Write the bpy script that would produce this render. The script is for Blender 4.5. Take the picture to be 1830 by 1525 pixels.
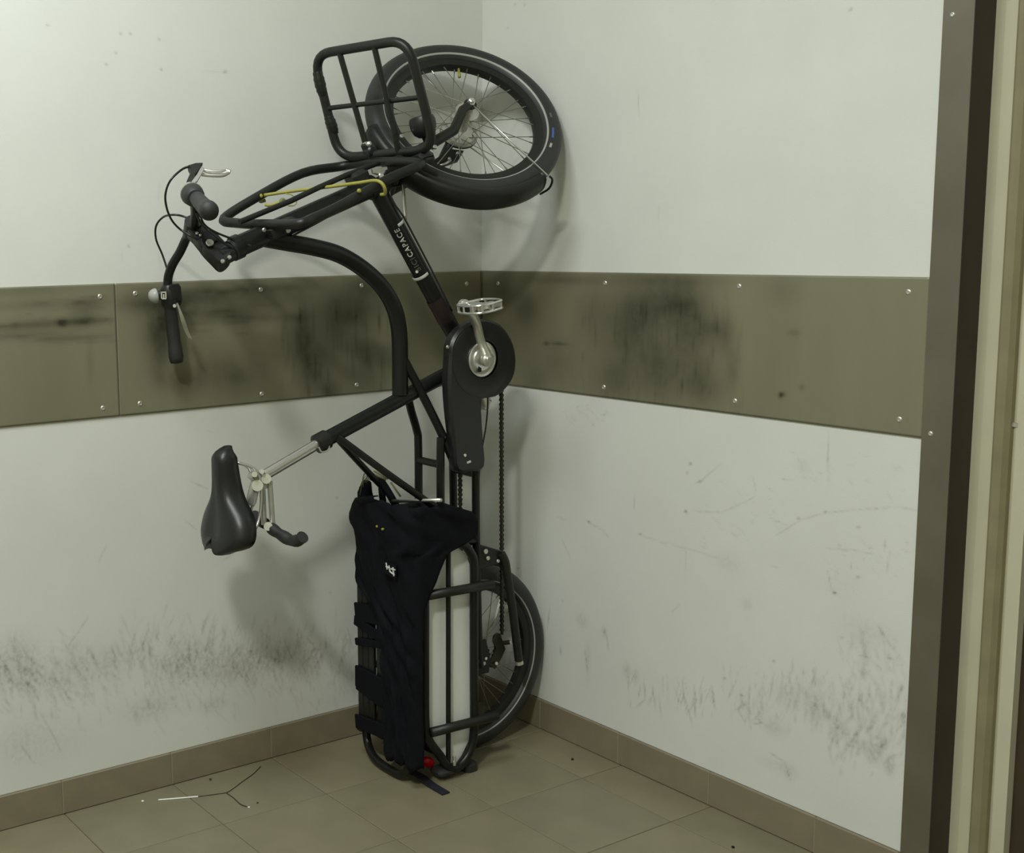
import bpy, math, random
import numpy as np
from mathutils import Vector, Matrix

for o in list(bpy.data.objects): bpy.data.objects.remove(o, do_unlink=True)
scene = bpy.context.scene
COL = scene.collection
rng = random.Random(7); nr = np.random.RandomState(5)
R = math.radians

# ------------------------------------------------------------------ camera
IW, IH = 1830.0, 1525.0
FPX = 2245.118; CX, CY = 548.8, 748.0
CAM = np.array([2.83973, -2.40401, 1.39877])
AX, AY, AZ = R(81.98553), R(1.00143), R(57.59691)
def rotm(rx, ry, rz):
    cx, sx, cy, sy, cz, sz = math.cos(rx), math.sin(rx), math.cos(ry), math.sin(ry), math.cos(rz), math.sin(rz)
    return (np.array([[cz,-sz,0],[sz,cz,0],[0,0,1]]) @ np.array([[cy,0,sy],[0,1,0],[-sy,0,cy]])
            @ np.array([[1,0,0],[0,cx,-sx],[0,sx,cx]]))
CM = rotm(AX, AY, AZ)
cam_d = bpy.data.cameras.new('camera'); cam = bpy.data.objects.new('camera', cam_d); COL.objects.link(cam)
cam.location = CAM; cam.rotation_mode = 'XYZ'; cam.rotation_euler = (AX, AY, AZ)
cam_d.sensor_fit = 'HORIZONTAL'; cam_d.sensor_width = 36.0; cam_d.lens = FPX/IW*36.0
cam_d.shift_x = (IW/2-CX)/IW; cam_d.shift_y = (CY-IH/2)/IW
cam_d.clip_start = 0.02
scene.camera = cam

# ------------------------------------------------------------------ world, light, exposure
w = bpy.data.worlds.new('world'); scene.world = w; w.use_nodes = True
w.node_tree.nodes['Background'].inputs[0].default_value = (0.80, 0.86, 0.70, 1)
w.node_tree.nodes['Background'].inputs[1].default_value = 0.30
scene.view_settings.view_transform = 'Standard'; scene.view_settings.look = 'None'
scene.view_settings.gamma = 1.0; scene.view_settings.use_curve_mapping = False
scene.view_settings.exposure = 0.08
def lamp_light(name, loc, size, energy, col):
    ld = bpy.data.lights.new(name, 'AREA'); ld.shape = 'RECTANGLE'; ld.size = size; ld.size_y = size
    ld.energy = energy; ld.color = col
    lo = bpy.data.objects.new(name, ld); COL.objects.link(lo); lo.location = loc
lamp_light('ceiling_and_fill_light', (2.85, -3.52, 4.05), 0.42, 120.0, (0.99, 1.0, 0.93))
lamp_light('ceiling_and_fill_light', (0.95, -1.80, 2.92), 0.70, 30.0, (0.93, 0.98, 1.0))  # added fill light with no fixture, brightens the top of the left wall

# ------------------------------------------------------------------ geometry of the photograph: pixel + known plane -> point
def ray(u, v): return CM @ np.array([(u-CX)/FPX, -(v-CY)/FPX, -1.0])
def onX(u, v, X): d = ray(u, v); return CAM + d*((X-CAM[0])/d[0])
def onY(u, v, Y): d = ray(u, v); return CAM + d*((Y-CAM[1])/d[1])
def onZ(u, v, Z): d = ray(u, v); return CAM + d*((Z-CAM[2])/d[2])
def onPlane(u, v, P0, n): d = ray(u, v); return CAM + d*(np.dot(P0-CAM, n)/np.dot(d, n))
XB = 0.265                                            # middle plane of the bicycle
def P(u, v, dx=0.0): return onX(u, v, XB+dx)
def B(dx, up, z): return np.array([XB+dx, -up, z])
V = lambda *a: np.array(a, float)
def unit(a): a = np.array(a, float); return a/np.linalg.norm(a)

# ------------------------------------------------------------------ materials
def srgb(r, g, b):
    f = lambda c: (c/255/12.92) if c/255 <= .04045 else ((c/255+.055)/1.055)**2.4
    return (f(r), f(g), f(b), 1)
def mat(name, col, rough=.5, metal=0.0, noise=0.0, nscale=30, bump=0.0, bscale=200, stretch=(1,1,1), spec=None, col2=None):
    m = bpy.data.materials.new(name); m.use_nodes = True; nt = m.node_tree; b = nt.nodes['Principled BSDF']
    b.inputs['Roughness'].default_value = rough; b.inputs['Metallic'].default_value = metal
    if spec is not None: b.inputs['Specular IOR Level'].default_value = spec
    b.inputs['Base Color'].default_value = col
    tc = nt.nodes.new('ShaderNodeTexCoord'); mp = nt.nodes.new('ShaderNodeMapping'); mp.inputs['Scale'].default_value = stretch
    nt.links.new(tc.outputs['Object'], mp.inputs[0])
    if noise:
        n = nt.nodes.new('ShaderNodeTexNoise'); n.inputs['Scale'].default_value = nscale; n.inputs['Detail'].default_value = 5
        nt.links.new(mp.outputs[0], n.inputs['Vector'])
        r = nt.nodes.new('ShaderNodeValToRGB'); r.color_ramp.elements[0].position = .3; r.color_ramp.elements[1].position = .7
        c2 = col2 or tuple(c*(1-noise) for c in col[:3])+(1,)
        r.color_ramp.elements[0].color = c2; r.color_ramp.elements[1].color = col
        nt.links.new(n.outputs[0], r.inputs[0]); nt.links.new(r.outputs[0], b.inputs['Base Color'])
    if bump:
        n2 = nt.nodes.new('ShaderNodeTexNoise'); n2.inputs['Scale'].default_value = bscale; n2.inputs['Detail'].default_value = 3
        nt.links.new(mp.outputs[0], n2.inputs['Vector'])
        bp = nt.nodes.new('ShaderNodeBump'); bp.inputs['Strength'].default_value = bump; bp.inputs['Distance'].default_value = .002
        nt.links.new(n2.outputs[0], bp.inputs['Height']); nt.links.new(bp.outputs[0], b.inputs['Normal'])
    return m
def grime_mat(name, col, dirt, rough, metal=0.0, lo_=.45, ns_=90, noise=.06, nscale=6, fine=.05, stretch=(1,1,1), bump=.12, bscale=350):
    m = mat(name, col, rough, metal, noise, nscale, bump, bscale, stretch)
    nt = m.node_tree; b = nt.nodes['Principled BSDF']
    at = nt.nodes.new('ShaderNodeAttribute'); at.attribute_name = 'grime'
    tc = nt.nodes.new('ShaderNodeTexCoord'); n = nt.nodes.new('ShaderNodeTexNoise'); n.inputs['Scale'].default_value = ns_; n.inputs['Detail'].default_value = 6
    nt.links.new(tc.outputs['Object'], n.inputs['Vector'])
    mr = nt.nodes.new('ShaderNodeMapRange'); mr.inputs[1].default_value = .35; mr.inputs[2].default_value = .65; mr.inputs[3].default_value = lo_; mr.inputs[4].default_value = 1.15
    nt.links.new(n.outputs[0], mr.inputs[0])
    mu = nt.nodes.new('ShaderNodeMath'); mu.operation = 'MULTIPLY'; mu.use_clamp = True
    nt.links.new(at.outputs['Fac'], mu.inputs[0]); nt.links.new(mr.outputs[0], mu.inputs[1])
    mix = nt.nodes.new('ShaderNodeMix'); mix.data_type = 'RGBA'
    src = b.inputs['Base Color'].links[0].from_socket
    nt.links.new(mu.outputs[0], mix.inputs['Factor']); nt.links.new(src, mix.inputs['A']); mix.inputs['B'].default_value = dirt
    nt.links.new(mix.outputs['Result'], b.inputs['Base Color'])
    return m
M = {}
M['wall'] = grime_mat('painted_wall', (.665,.68,.635,1), (.13,.125,.085,1), .75, noise=.05, nscale=5)
M['steel'] = grime_mat('brushed_steel', (.262,.252,.168,1), (.042,.042,.026,1), .42, metal=.35, lo_=.92, ns_=30, noise=.14, nscale=7, bump=.1, bscale=60, stretch=(1,1,.25))
M['strip'] = mat('corner_steel', (.17,.155,.112,1), .45, .35, .25, 5, .08, 60)
M['reveal'] = mat('shaded_steel', (.055,.047,.032,1), .5, .3, .2, 6)  # return face of the steel angle, its shade put into the colour
M['cream'] = mat('cream_paint', (.56,.54,.40,1), .5, 0, .08, 8)
M['grout'] = mat('grout', (.13,.115,.08,1), .9, 0, .3, 60)
M['recess_shade'] = mat('olive_recess_shade', (.26,.24,.14,1), .6, 0, .2, 12)  # shade of the door frame recess, painted as olive
M['brown'] = mat('dark_door', (.045,.03,.016,1), .5, 0, .2, 10)
M['plain'] = mat('plain_plaster', (.50,.50,.40,1), .85, 0, .05, 3)
tiles = [mat('floor_tile_%s' % k, c, .42, 0, .16, 9, .05, 120) for k, c in
         zip('abc', [(.225,.202,.128,1), (.218,.199,.128,1), (.230,.205,.129,1)])]
M['base_tile'] = mat('baseboard_tile', (.225,.195,.130,1), .42, 0, .15, 14, .05, 120)
M['black'] = mat('black_paint', (.0085,.0095,.0085,1), .34, 0, .2, 40, spec=.35)
M['satin'] = mat('satin_black', (.014,.015,.012,1), .42, 0, .2, 40, spec=.35)
M['rubber'] = mat('black_rubber', (.020,.021,.020,1), .6, 0, .2, 60, .1, 300)
M['tread'] = mat('tyre_rubber', (.022,.023,.022,1), .5, 0, .2, 60)
M['plastic'] = mat('black_plastic', (.012,.013,.013,1), .38)
M['leather'] = mat('saddle_cover', (.012,.013,.013,1), .36, 0, .1, 50, .1, 500)
M['chrome'] = mat('polished_alloy', (.74,.74,.70,1), .28, .9)
M['alloy'] = mat('dull_alloy', (.62,.62,.55,1), .38, .75, .15, 60)
M['spoke'] = mat('steel_spoke', (.30,.30,.25,1), .35, .9)
M['reflect'] = mat('reflective_grey', (.33,.34,.31,1), .4)
M['white'] = mat('white_board', (.80,.83,.80,1), .55, 0, .04, 10)
M['yellow'] = mat('yellow_cord', (.33,.31,.06,1), .6, 0, .2, 80)
M['cloth'] = mat('black_nylon', (.0055,.006,.0085,1), .8, 0, .3, 20, .15, 150, spec=.12)
M['navy'] = mat('navy_webbing', (.010,.010,.020,1), .7, 0, .3, 60)
M['red'] = mat('red_lens', (.55,.003,.006,1), .2)
M['blue'] = mat('blue_print', (.05,.10,.30,1), .5)
M['letters'] = mat('pale_lettering', (.55,.57,.52,1), .5)
M['dim'] = mat('dim_lettering', (.09,.09,.08,1), .5)
M['string'] = mat('olive_thread', (.17,.17,.08,1), .8)
M['chain'] = mat('oiled_chain', (.030,.028,.016,1), .42, .5)
M['maroon'] = mat('maroon_decal', (.016,.007,.007,1), .5)
lamp = bpy.data.materials.new('lamp_diffuser'); lamp.use_nodes = True
lb = lamp.node_tree.nodes['Principled BSDF']; lb.inputs['Emission Color'].default_value = (1,.98,.88,1); lb.inputs['Emission Strength'].default_value = 3; M['lamp'] = lamp

# ------------------------------------------------------------------ object helpers
WORLD = {}
def link(name, mesh, material, parent=None, origin=None):
    o = bpy.data.objects.new(name, mesh); COL.objects.link(o)
    if material is not None and not mesh.materials: mesh.materials.append(M[material] if isinstance(material, str) else material)
    loc = Vector(origin if origin is not None else (0,0,0))
    WORLD[o.name] = loc.copy()
    if parent is not None: o.parent = parent; o.location = loc - WORLD[parent.name]
    else: o.location = loc
    return o
def make(name, verts, faces, material, parent=None, smooth=False):
    v = np.array(verts, float); c = (v.min(0)+v.max(0))/2
    me = bpy.data.meshes.new(name); me.from_pydata((v-c).tolist(), [], [tuple(f) for f in faces]); me.update()
    if smooth: me.polygons.foreach_set('use_smooth', [True]*len(me.polygons))
    return link(name, me, material, parent, c)
def empty(name, loc, label=None, cat=None, group=None, kind=None, parent=None):
    o = bpy.data.objects.new(name, None); COL.objects.link(o); WORLD[o.name] = Vector(loc)
    o.empty_display_size = .05
    if parent is not None: o.parent = parent; o.location = Vector(loc)-WORLD[parent.name]
    else: o.location = loc
    tag(o, label, cat, group, kind); return o
def tag(o, label=None, cat=None, group=None, kind=None):
    if label: o['label'] = label
    if cat: o['category'] = cat
    if group: o['group'] = group
    if kind: o['kind'] = kind
    return o
class MB:                                             # collects shapes, builds ONE mesh
    def __init__(s): s.v = []; s.f = []; s.sm = []
    def add(s, v, f, smooth=True):
        b = len(s.v); s.v += [tuple(map(float, q)) for q in v]; s.f += [tuple(i+b for i in g) for g in f]; s.sm += [smooth]*len(f); return s
    def build(s, name, material, parent=None):
        o = make(name, s.v, s.f, material, parent)
        o.data.polygons.foreach_set('use_smooth', s.sm); o.data.set_sharp_from_angle(angle=R(38)); return o
def catmull(pts, n=6, closed=False):
    p = [np.array(q, float) for q in pts]; out = []; L = len(p)
    rngk = range(L if closed else L-1)
    for i in rngk:
        if closed: a, b, c, d = p[(i-1)%L], p[i], p[(i+1)%L], p[(i+2)%L]
        else: a, b, c, d = (p[i-1] if i > 0 else 2*p[0]-p[1]), p[i], p[i+1], (p[i+2] if i+2 < L else 2*p[-1]-p[-2])
        for k in range(n):
            t = k/n; out.append(.5*((2*b)+(-a+c)*t+(2*a-5*b+4*c-d)*t*t+(-a+3*b-3*c+d)*t**3))
    if not closed: out.append(p[-1])
    return out
def rounded(pts, rad, n=5, closed=True):              # polyline with rounded corners
    p = [np.array(q, float) for q in pts]; L = len(p); out = []
    for i in range(L):
        if not closed and i in (0, L-1): out.append(p[i]); continue
        a, b, c = p[i-1], p[i], p[(i+1)%L]
        r = rad if not hasattr(rad, '__len__') else rad[i]
        r1 = min(r, np.linalg.norm(a-b)*.48); r2 = min(r, np.linalg.norm(c-b)*.48)
        s, e = b+unit(a-b)*r1, b+unit(c-b)*r2
        for k in range(n+1):
            t = k/n; out.append((1-t)**2*s+2*t*(1-t)*b+t*t*e)
    return out
def tube_geo(pts, r, seg=12, closed=False, caps=True):
    p = [np.array(q, float) for q in pts]; n = len(p)
    rr = r if hasattr(r, '__len__') else [r]*n
    T = []
    for i in range(n):
        if closed: d = p[(i+1)%n]-p[i-1]
        else: d = p[min(i+1, n-1)]-p[max(i-1, 0)]
        T.append(unit(d))
    ref = np.array([0,0,1.]) if abs(T[0][2]) < .9 else np.array([1.,0,0])
    nrm = unit(np.cross(T[0], ref)); v = []; f = []
    for i in range(n):
        if i: nrm = unit(nrm-T[i]*np.dot(nrm, T[i]))
        b = np.cross(T[i], nrm)
        for k in range(seg):
            a = 2*math.pi*k/seg; v.append(p[i]+rr[i]*(math.cos(a)*nrm+math.sin(a)*b))
    m = n if closed else n-1
    for i in range(m):
        for k in range(seg):
            k2 = (k+1)%seg; j = (i+1)%n
            off = 0
            f.append((i*seg+k, i*seg+k2, j*seg+k2, j*seg+k))
    if not closed and caps:
        f.append(tuple(reversed(range(seg)))); f.append(tuple((n-1)*seg+k for k in range(seg)))
    return v, f
def tube(name, pts, r, material, parent=None, seg=12, closed=False, smooth=0):
    if smooth: pts = catmull(pts, smooth, closed)
    v, f = tube_geo(pts, r, seg, closed); return make(name, v, f, material, parent, True)
def basis(n):
    n = unit(n); ref = np.array([0,0,1.]) if abs(n[2]) < .9 else np.array([0,1.,0])
    a = unit(np.cross(ref, n)); return a, np.cross(n, a), n
def lathe_geo(c, n, prof, seg=32, e=None):            # prof: (radius, offset along n)
    a, b, n = basis(n) if e is None else (e[0], e[1], unit(n)); c = np.array(c, float); v = []; f = []
    for (r, h) in prof:
        for k in range(seg):
            t = 2*math.pi*k/seg; v.append(c+n*h+r*(math.cos(t)*a+math.sin(t)*b))
    for i in range(len(prof)-1):
        for k in range(seg):
            k2 = (k+1)%seg; f.append((i*seg+k, i*seg+k2, (i+1)*seg+k2, (i+1)*seg+k))
    return v, f
def cyl_geo(p0, p1, r, seg=16, r2=None): return tube_geo([p0, p1], [r, r if r2 is None else r2], seg)
def disc_geo(c, n, r, h, bev=.001, seg=28):           # bevelled puck centred on c
    return lathe_geo(c, n, [(1e-4,-h/2),(r-bev,-h/2),(r,-h/2+bev),(r,h/2-bev),(r-bev,h/2),(1e-4,h/2)], seg)
def box_geo(c, ax, size, bev=0.0):                    # ax: three unit axes
    c = np.array(c, float); ax = [unit(a) for a in ax]; h = [s/2 for s in size]
    if not bev:
        v = [c+ax[0]*h[0]*x+ax[1]*h[1]*y+ax[2]*h[2]*z for x in (-1,1) for y in (-1,1) for z in (-1,1)]
        return v, [(0,1,3,2),(4,6,7,5),(0,4,5,1),(2,3,7,6),(0,2,6,4),(1,5,7,3)]
    v = []; layers = [(-h[2], bev), (-h[2]+bev, 0), (h[2]-bev, 0), (h[2], bev)]
    for (z, ins) in layers:
        x, y = h[0]-ins, h[1]-ins; q = bev
        for (px, py) in ((x-q,-y),(x,-y+q),(x,y-q),(x-q,y),(-x+q,y),(-x,y-q),(-x,-y+q),(-x+q,-y)):
            v.append(c+ax[0]*px+ax[1]*py+ax[2]*z)
    f = [tuple(reversed(range(8))), tuple(range(24, 32))]
    for l in range(3):
        for k in range(8): k2 = (k+1)%8; f.append((l*8+k, l*8+k2, (l+1)*8+k2, (l+1)*8+k))
    return v, f
E3 = (V(1,0,0), V(0,1,0), V(0,0,1))
def box(name, lo_, hi_, material, parent=None, bev=0.0):
    lo_, hi_ = np.array(lo_, float), np.array(hi_, float)
    v, f = box_geo((lo_+hi_)/2, E3, hi_-lo_, bev); return make(name, v, f, material, parent)
def plate_geo(outline, n, h, bev=.002):               # extruded outline (list of points), thickness h centred, bevelled rim
    o = [np.array(q, float) for q in outline]; n = unit(n); c = sum(o)/len(o); L = len(o); v = []
    def ring(ins, hh):
        for q in o: d = q-c; v.append(c+d*(1-ins/max(np.linalg.norm(d), 1e-6))+n*hh)
    ring(bev, -h/2); ring(0, -h/2+bev); ring(0, h/2-bev); ring(bev, h/2)
    f = [tuple(reversed(range(L))), tuple(range(3*L, 4*L))]
    for l in range(3):
        for k in range(L): k2 = (k+1)%L; f.append((l*L+k, l*L+k2, (l+1)*L+k2, (l+1)*L+k))
    return v, f

# ------------------------------------------------------------------ dirt fields painted on walls (wall coordinates, metres)
class Field:
    def __init__(s, plane, a0, a1, z0, z1, st):       # a runs along the wall
        s.plane = plane; s.a = np.arange(a0, a1+st, st); s.z = np.arange(z0, z1+st, st); s.a[-1] = a1; s.z[-1] = z1
        s.A, s.Z = np.meshgrid(s.a, s.z, indexing='ij'); s.F = np.zeros_like(s.A)
    def at(s, u, v):
        q = onX(u, v, 0) if s.plane == 'X' else onY(u, v, 0)
        return (-q[1] if s.plane == 'X' else q[0]), q[2]
    def _win(s, a0, a1, z0, z1):
        i0, i1 = np.searchsorted(s.a, [a0, a1]); j0, j1 = np.searchsorted(s.z, [z0, z1]); return slice(i0, i1), slice(j0, j1)
    def blob(s, a, z, ra, rz, k):
        w_ = s._win(a-2.6*ra, a+2.6*ra, z-2.6*rz, z+2.6*rz)
        s.F[w_] += k*np.exp(-((s.A[w_]-a)/ra)**2-((s.Z[w_]-z)/rz)**2)
    def bl(s, u, v, ra, rz, k): a, z = s.at(u, v); s.blob(a, z, ra, rz, k)
    def stroke(s, a0, z0, a1, z1, wd, k):
        m = 3*wd; w_ = s._win(min(a0,a1)-m, max(a0,a1)+m, min(z0,z1)-m, max(z0,z1)+m)
        A, Z = s.A[w_], s.Z[w_]; dx, dz = a1-a0, z1-z0; L2 = dx*dx+dz*dz+1e-12
        t = np.clip(((A-a0)*dx+(Z-z0)*dz)/L2, 0, 1); d2 = (A-a0-t*dx)**2+(Z-z0-t*dz)**2
        s.F[w_] = np.maximum(s.F[w_], 0)+k*np.exp(-d2/(wd*wd))*(1-.6*np.abs(2*t-1))
    def line(s, pts, wd, k):
        q = [s.at(*p_) for p_ in pts]
        for a, b in zip(q[:-1], q[1:]): s.stroke(a[0], a[1], b[0], b[1], wd, k)
    def cloud(s, u0, v0, u1, v1, n, length, lean, wd, k):   # n short strokes inside the pixel box
        for _ in range(n):
            g = lambda: (rng.random()+rng.random()+rng.random())/3
            u = u0+(u1-u0)*rng.random(); v = v0+(v1-v0)*g()
            a, z = s.at(u, v); L = length*rng.uniform(.3, 1.2); ang = R(90+lean+rng.gauss(0, 14))
            s.stroke(a, z, a+L*math.cos(ang)*(1 if s.plane == 'Y' else -1), z+L*math.sin(ang), wd*rng.uniform(.6, 1.5), 1.2*k*rng.uniform(.3, 1.2))
    def build(s, name, material, off, parent=None, depth=None):
        na, nz = s.F.shape; v = np.zeros((na*nz, 3))
        if s.plane == 'X': v[:,0] = off; v[:,1] = -s.A.ravel()
        else: v[:,1] = -off; v[:,0] = s.A.ravel()
        v[:,2] = s.Z.ravel()
        idx = np.arange(na*nz).reshape(na, nz)
        q = np.stack([idx[:-1,:-1], idx[1:,:-1], idx[1:,1:], idx[:-1,1:]], -1).reshape(-1, 4)
        g = s.F.ravel()
        if depth:                                     # closed slab: add rim and back
            n0 = len(v); cor = [idx[0,0], idx[-1,0], idx[-1,-1], idx[0,-1]]
            rim = list(idx[:,0]) + list(idx[-1,1:]) + list(idx[::-1,-1][1:]) + list(idx[0,::-1][1:-1])
            back = v[rim].copy()
            if s.plane == 'X': back[:,0] -= depth
            else: back[:,1] += depth
            v = np.vstack([v, back]); g = np.concatenate([g, g[rim]])
            qs = [[rim[i], n0+i, n0+(i+1)%len(rim), rim[(i+1)%len(rim)]] for i in range(len(rim))]
            q = np.vstack([q, qs])
        me = bpy.data.meshes.new(name); c = (v.min(0)+v.max(0))/2
        me.vertices.add(len(v)); me.vertices.foreach_set('co', (v-c).ravel().astype(np.float32))
        me.loops.add(q.size); me.loops.foreach_set('vertex_index', q.ravel().astype(np.int32))
        me.polygons.add(len(q)); me.polygons.foreach_set('loop_start', np.arange(0, q.size, 4, dtype=np.int32))
        me.update(calc_edges=True); me.validate()
        at = me.attributes.new('grime', 'FLOAT', 'POINT'); at.data.foreach_set('value', np.clip(g, 0, .92).astype(np.float32))
        return link(name, me, material, parent, c)

ZB1, ZB2, HB = 0.9818, 1.3063, 0.0864                 # steel band bottom / top, baseboard height
XE = 1.376                                            # where the right wall meets the steel corner strip
ROOMX, ROOMY, ROOMZ = 4.6, -5.0, 4.3

# left wall (plane x = 0)
F = Field('X', 0.0, 1.72, HB, 2.30, .004)
F.cloud(0, 1120, 640, 1330, 420, .05, 20, .0030, .14)
F.cloud(230, 1090, 640, 1260, 420, .045, -12, .0028, .16)
F.cloud(0, 1130, 160, 1330, 150, .05, 35, .0036, .12)
for (u, v, ra, rz, k) in [(30,1170,.05,.05,.16),(120,1200,.10,.05,.10),(200,1180,.05,.04,.12),(330,1185,.08,.05,.20),(400,1200,.05,.03,.14),(270,1265,.07,.03,.16),
                          (440,1180,.06,.05,.16),(500,1170,.06,.04,.16),(380,1260,.04,.02,.14),(90,1330,.10,.06,.07),(560,1180,.04,.04,.12),(30,1330,.05,.05,.08)]: F.bl(u, v, ra, rz, k*1.5)
for pts in [[(158,1102),(140,1130),(118,1160)],[(190,975),(176,1005)],[(368,1175),(382,1212)],[(508,1145),(522,1178)],[(560,1150),(570,1195)],[(85,1295),(110,1345)],[(35,1330),(62,1365)],
            [(262,1130),(252,1165)],[(340,860),(372,875)],[(330,930),(352,948)],[(420,990),(400,1000)],[(300,1075),(290,1110)],[(620,1120),(630,1160)],[(365,1110),(360,1135)]]: F.line(pts, .0022, .34)
for u, v in [(602,890),(590,1059),(85,45),(216,60),(233,60),(284,70),(190,115),(288,124),(400,129),(404,128),(207,95),(230,440)]: F.bl(u, v, .004, .003, .5)
for pts in [[(285,325),(283,362)],[(218,450),(218,470)],[(283,450),(287,478)],[(365,770),(385,772)],[(395,129),(360,128)]]: F.line(pts, .0025, .14)
wl = tag(F.build('wall_left', 'wall', 0.0), kind='structure')
box('wall_left_filler', (-.1,-1.72,0), (-.002,0,2.30), 'plain', wl).name = 'wall_core'
# right wall (plane y = 0)
F = Field('Y', 0.0, XE, HB, 2.30, .004)
F.cloud(1120, 1205, 1300, 1310, 40, .05, -3, .002, .30)
F.cloud(1300, 1210, 1620, 1330, 190, .04, -4, .0028, .17)
F.cloud(1480, 1260, 1620, 1400, 130, .035, -16, .0036, .16)
F.cloud(1500, 1110, 1620, 1290, 110, .03, 25, .0024, .13)
F.cloud(1290, 1180, 1480, 1260, 50, .025, 0, .0022, .2)
for (u, v, ra, rz, k) in [(1120,1200,.014,.02,.28),(1136,1210,.010,.02,.24),(1410,1245,.035,.03,.16),(1455,1265,.02,.035,.28),(1480,1280,.008,.01,.4),(1380,1300,.03,.02,.20),(1560,1350,.02,.02,.35),
                          (1590,1370,.012,.02,.4),(1500,1300,.02,.02,.22),(1550,1130,.06,.03,.12),(1040,1110,.02,.02,.22),(1080,1130,.008,.012,.38),(1050,1180,.01,.05,.16),(1002,1163,.005,.01,.35),
                          (1335,1080,.014,.014,.15),(1300,1005,.04,.025,.13),(1435,835,.014,.02,.12),(1390,1370,.05,.015,.14),(1410,1380,.016,.02,.15),(1545,1185,.01,.05,.22),(1500,1045,.06,.03,.06)]: F.bl(u, v, ra, rz, k)
for pts in [[(983,1085),(978,1125)],[(1083,1130),(1088,1165)],[(1045,1160),(1050,1200)],[(1152,1225),(1153,1250),(1137,1265)],[(1166,1230),(1170,1262)],[(1222,1240),(1238,1298)],[(1383,1205),(1375,1252)],
            [(1340,1225),(1337,1270)],[(1318,1265),(1330,1290)],[(1350,1282),(1362,1292),(1345,1295)],[(1272,1225),(1276,1245)],[(1240,1225),(1243,1250)],[(1220,1215),(1222,1250)],
            [(1375,1345),(1402,1362),(1412,1395)],[(1535,1172),(1555,1175)],[(1585,1175),(1594,1178)],[(1570,1120),(1592,1155),(1602,1165)]]: F.line(pts, .0022, .42)
for pts in [[(1238,914),(1290,916),(1332,897),(1350,888)],[(1225,914),(1228,915)],[(1387,957),(1430,930),(1470,918),(1530,911),(1600,907),(1640,912)],[(1375,926),(1408,940)],[(1240,865),(1258,858)],
            [(1252,860),(1290,828)],[(996,923),(1010,931)],[(1048,932),(1078,948),(1088,962)],[(1140,955),(1170,965),(1190,972)],[(1190,970),(1240,985),(1285,998)],[(1226,985),(1224,1022)],
            [(1480,1020),(1485,1055),(1495,1060)],[(1475,980),(1540,985),(1560,992)],[(1520,1005),(1522,1020)],[(1375,1010),(1390,1015)],[(1135,880),(1133,915)],[(1140,160),(1142,210)],[(1178,365),(1177,395)],
            [(1345,850),(1352,880)],[(1370,870),(1382,880)],[(1005,965),(1020,1000)],[(1215,1080),(1200,1095)],[(1480,770),(1480,860)],[(1582,965),(1580,985)],[(1590,985),(1585,1025)]]: F.line(pts, .0018, .30)
for u, v, k in [(1052,933,.9),(1144,955,.6),(1225,914,.8),(1234,829,.7),(1251,861,.6),(1228,845,.4),(1427,927,.5),(1475,915,.4),(1534,1032,.7),(1492,1060,.8),(1534,943,.5),(1555,980,.4),(926,1016,.6),
                (1520,17,.6),(1080,742,.4),(1060,760,.3),(1383,1182,.5),(1295,1213,.6),(1505,1140,.4),(1325,1243,.6),(1005,1074,.3),(920,8,.35),(938,9,.35),(907,50,.3),(1050,725,.2),(1480,820,.2)]: F.bl(u, v, .0045, .003, k)
for (u0, v0, u1, v1) in [(1010,720,1090,770),(1400,800,1620,900),(1480,930,1640,1060),(1230,850,1400,1020)]: F.cloud(u0, v0, u1, v1, 34, .02, 60, .0018, .14)
wr = tag(F.build('wall_right', 'wall', 0.0), kind='structure')
box('wall_core', (-.1,.002,0), (XE,.1,2.30), 'plain', wr)
# the rest of the room shell, outside the frame
tag(box('wall_left_upper', (-.1,ROOMY,2.30), (0,.0,ROOMZ), 'wall'), kind='structure').name = 'trim_1'
tag(box('wall_left_front', (-.1,ROOMY,0), (0,-1.72,2.30), 'wall'), kind='structure').name = 'trim_2'
tag(box('wall_right_upper', (-.1,0,2.30), (ROOMX,.1,ROOMZ), 'wall'), kind='structure').name = 'trim_3'
tag(box('wall_back', (2.45,.0,0), (ROOMX,.1,2.30), 'plain'), kind='structure')
tag(box('wall_east', (ROOMX,ROOMY,0), (ROOMX+.1,.1,ROOMZ), 'plain'), kind='structure')
tag(box('wall_south', (-.1,ROOMY-.1,0), (ROOMX+.1,ROOMY,ROOMZ), 'plain'), kind='structure')
tag(box('ceiling', (-.1,ROOMY-.1,ROOMZ), (ROOMX+.1,.7,ROOMZ+.1), 'plain'), kind='structure')

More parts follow.
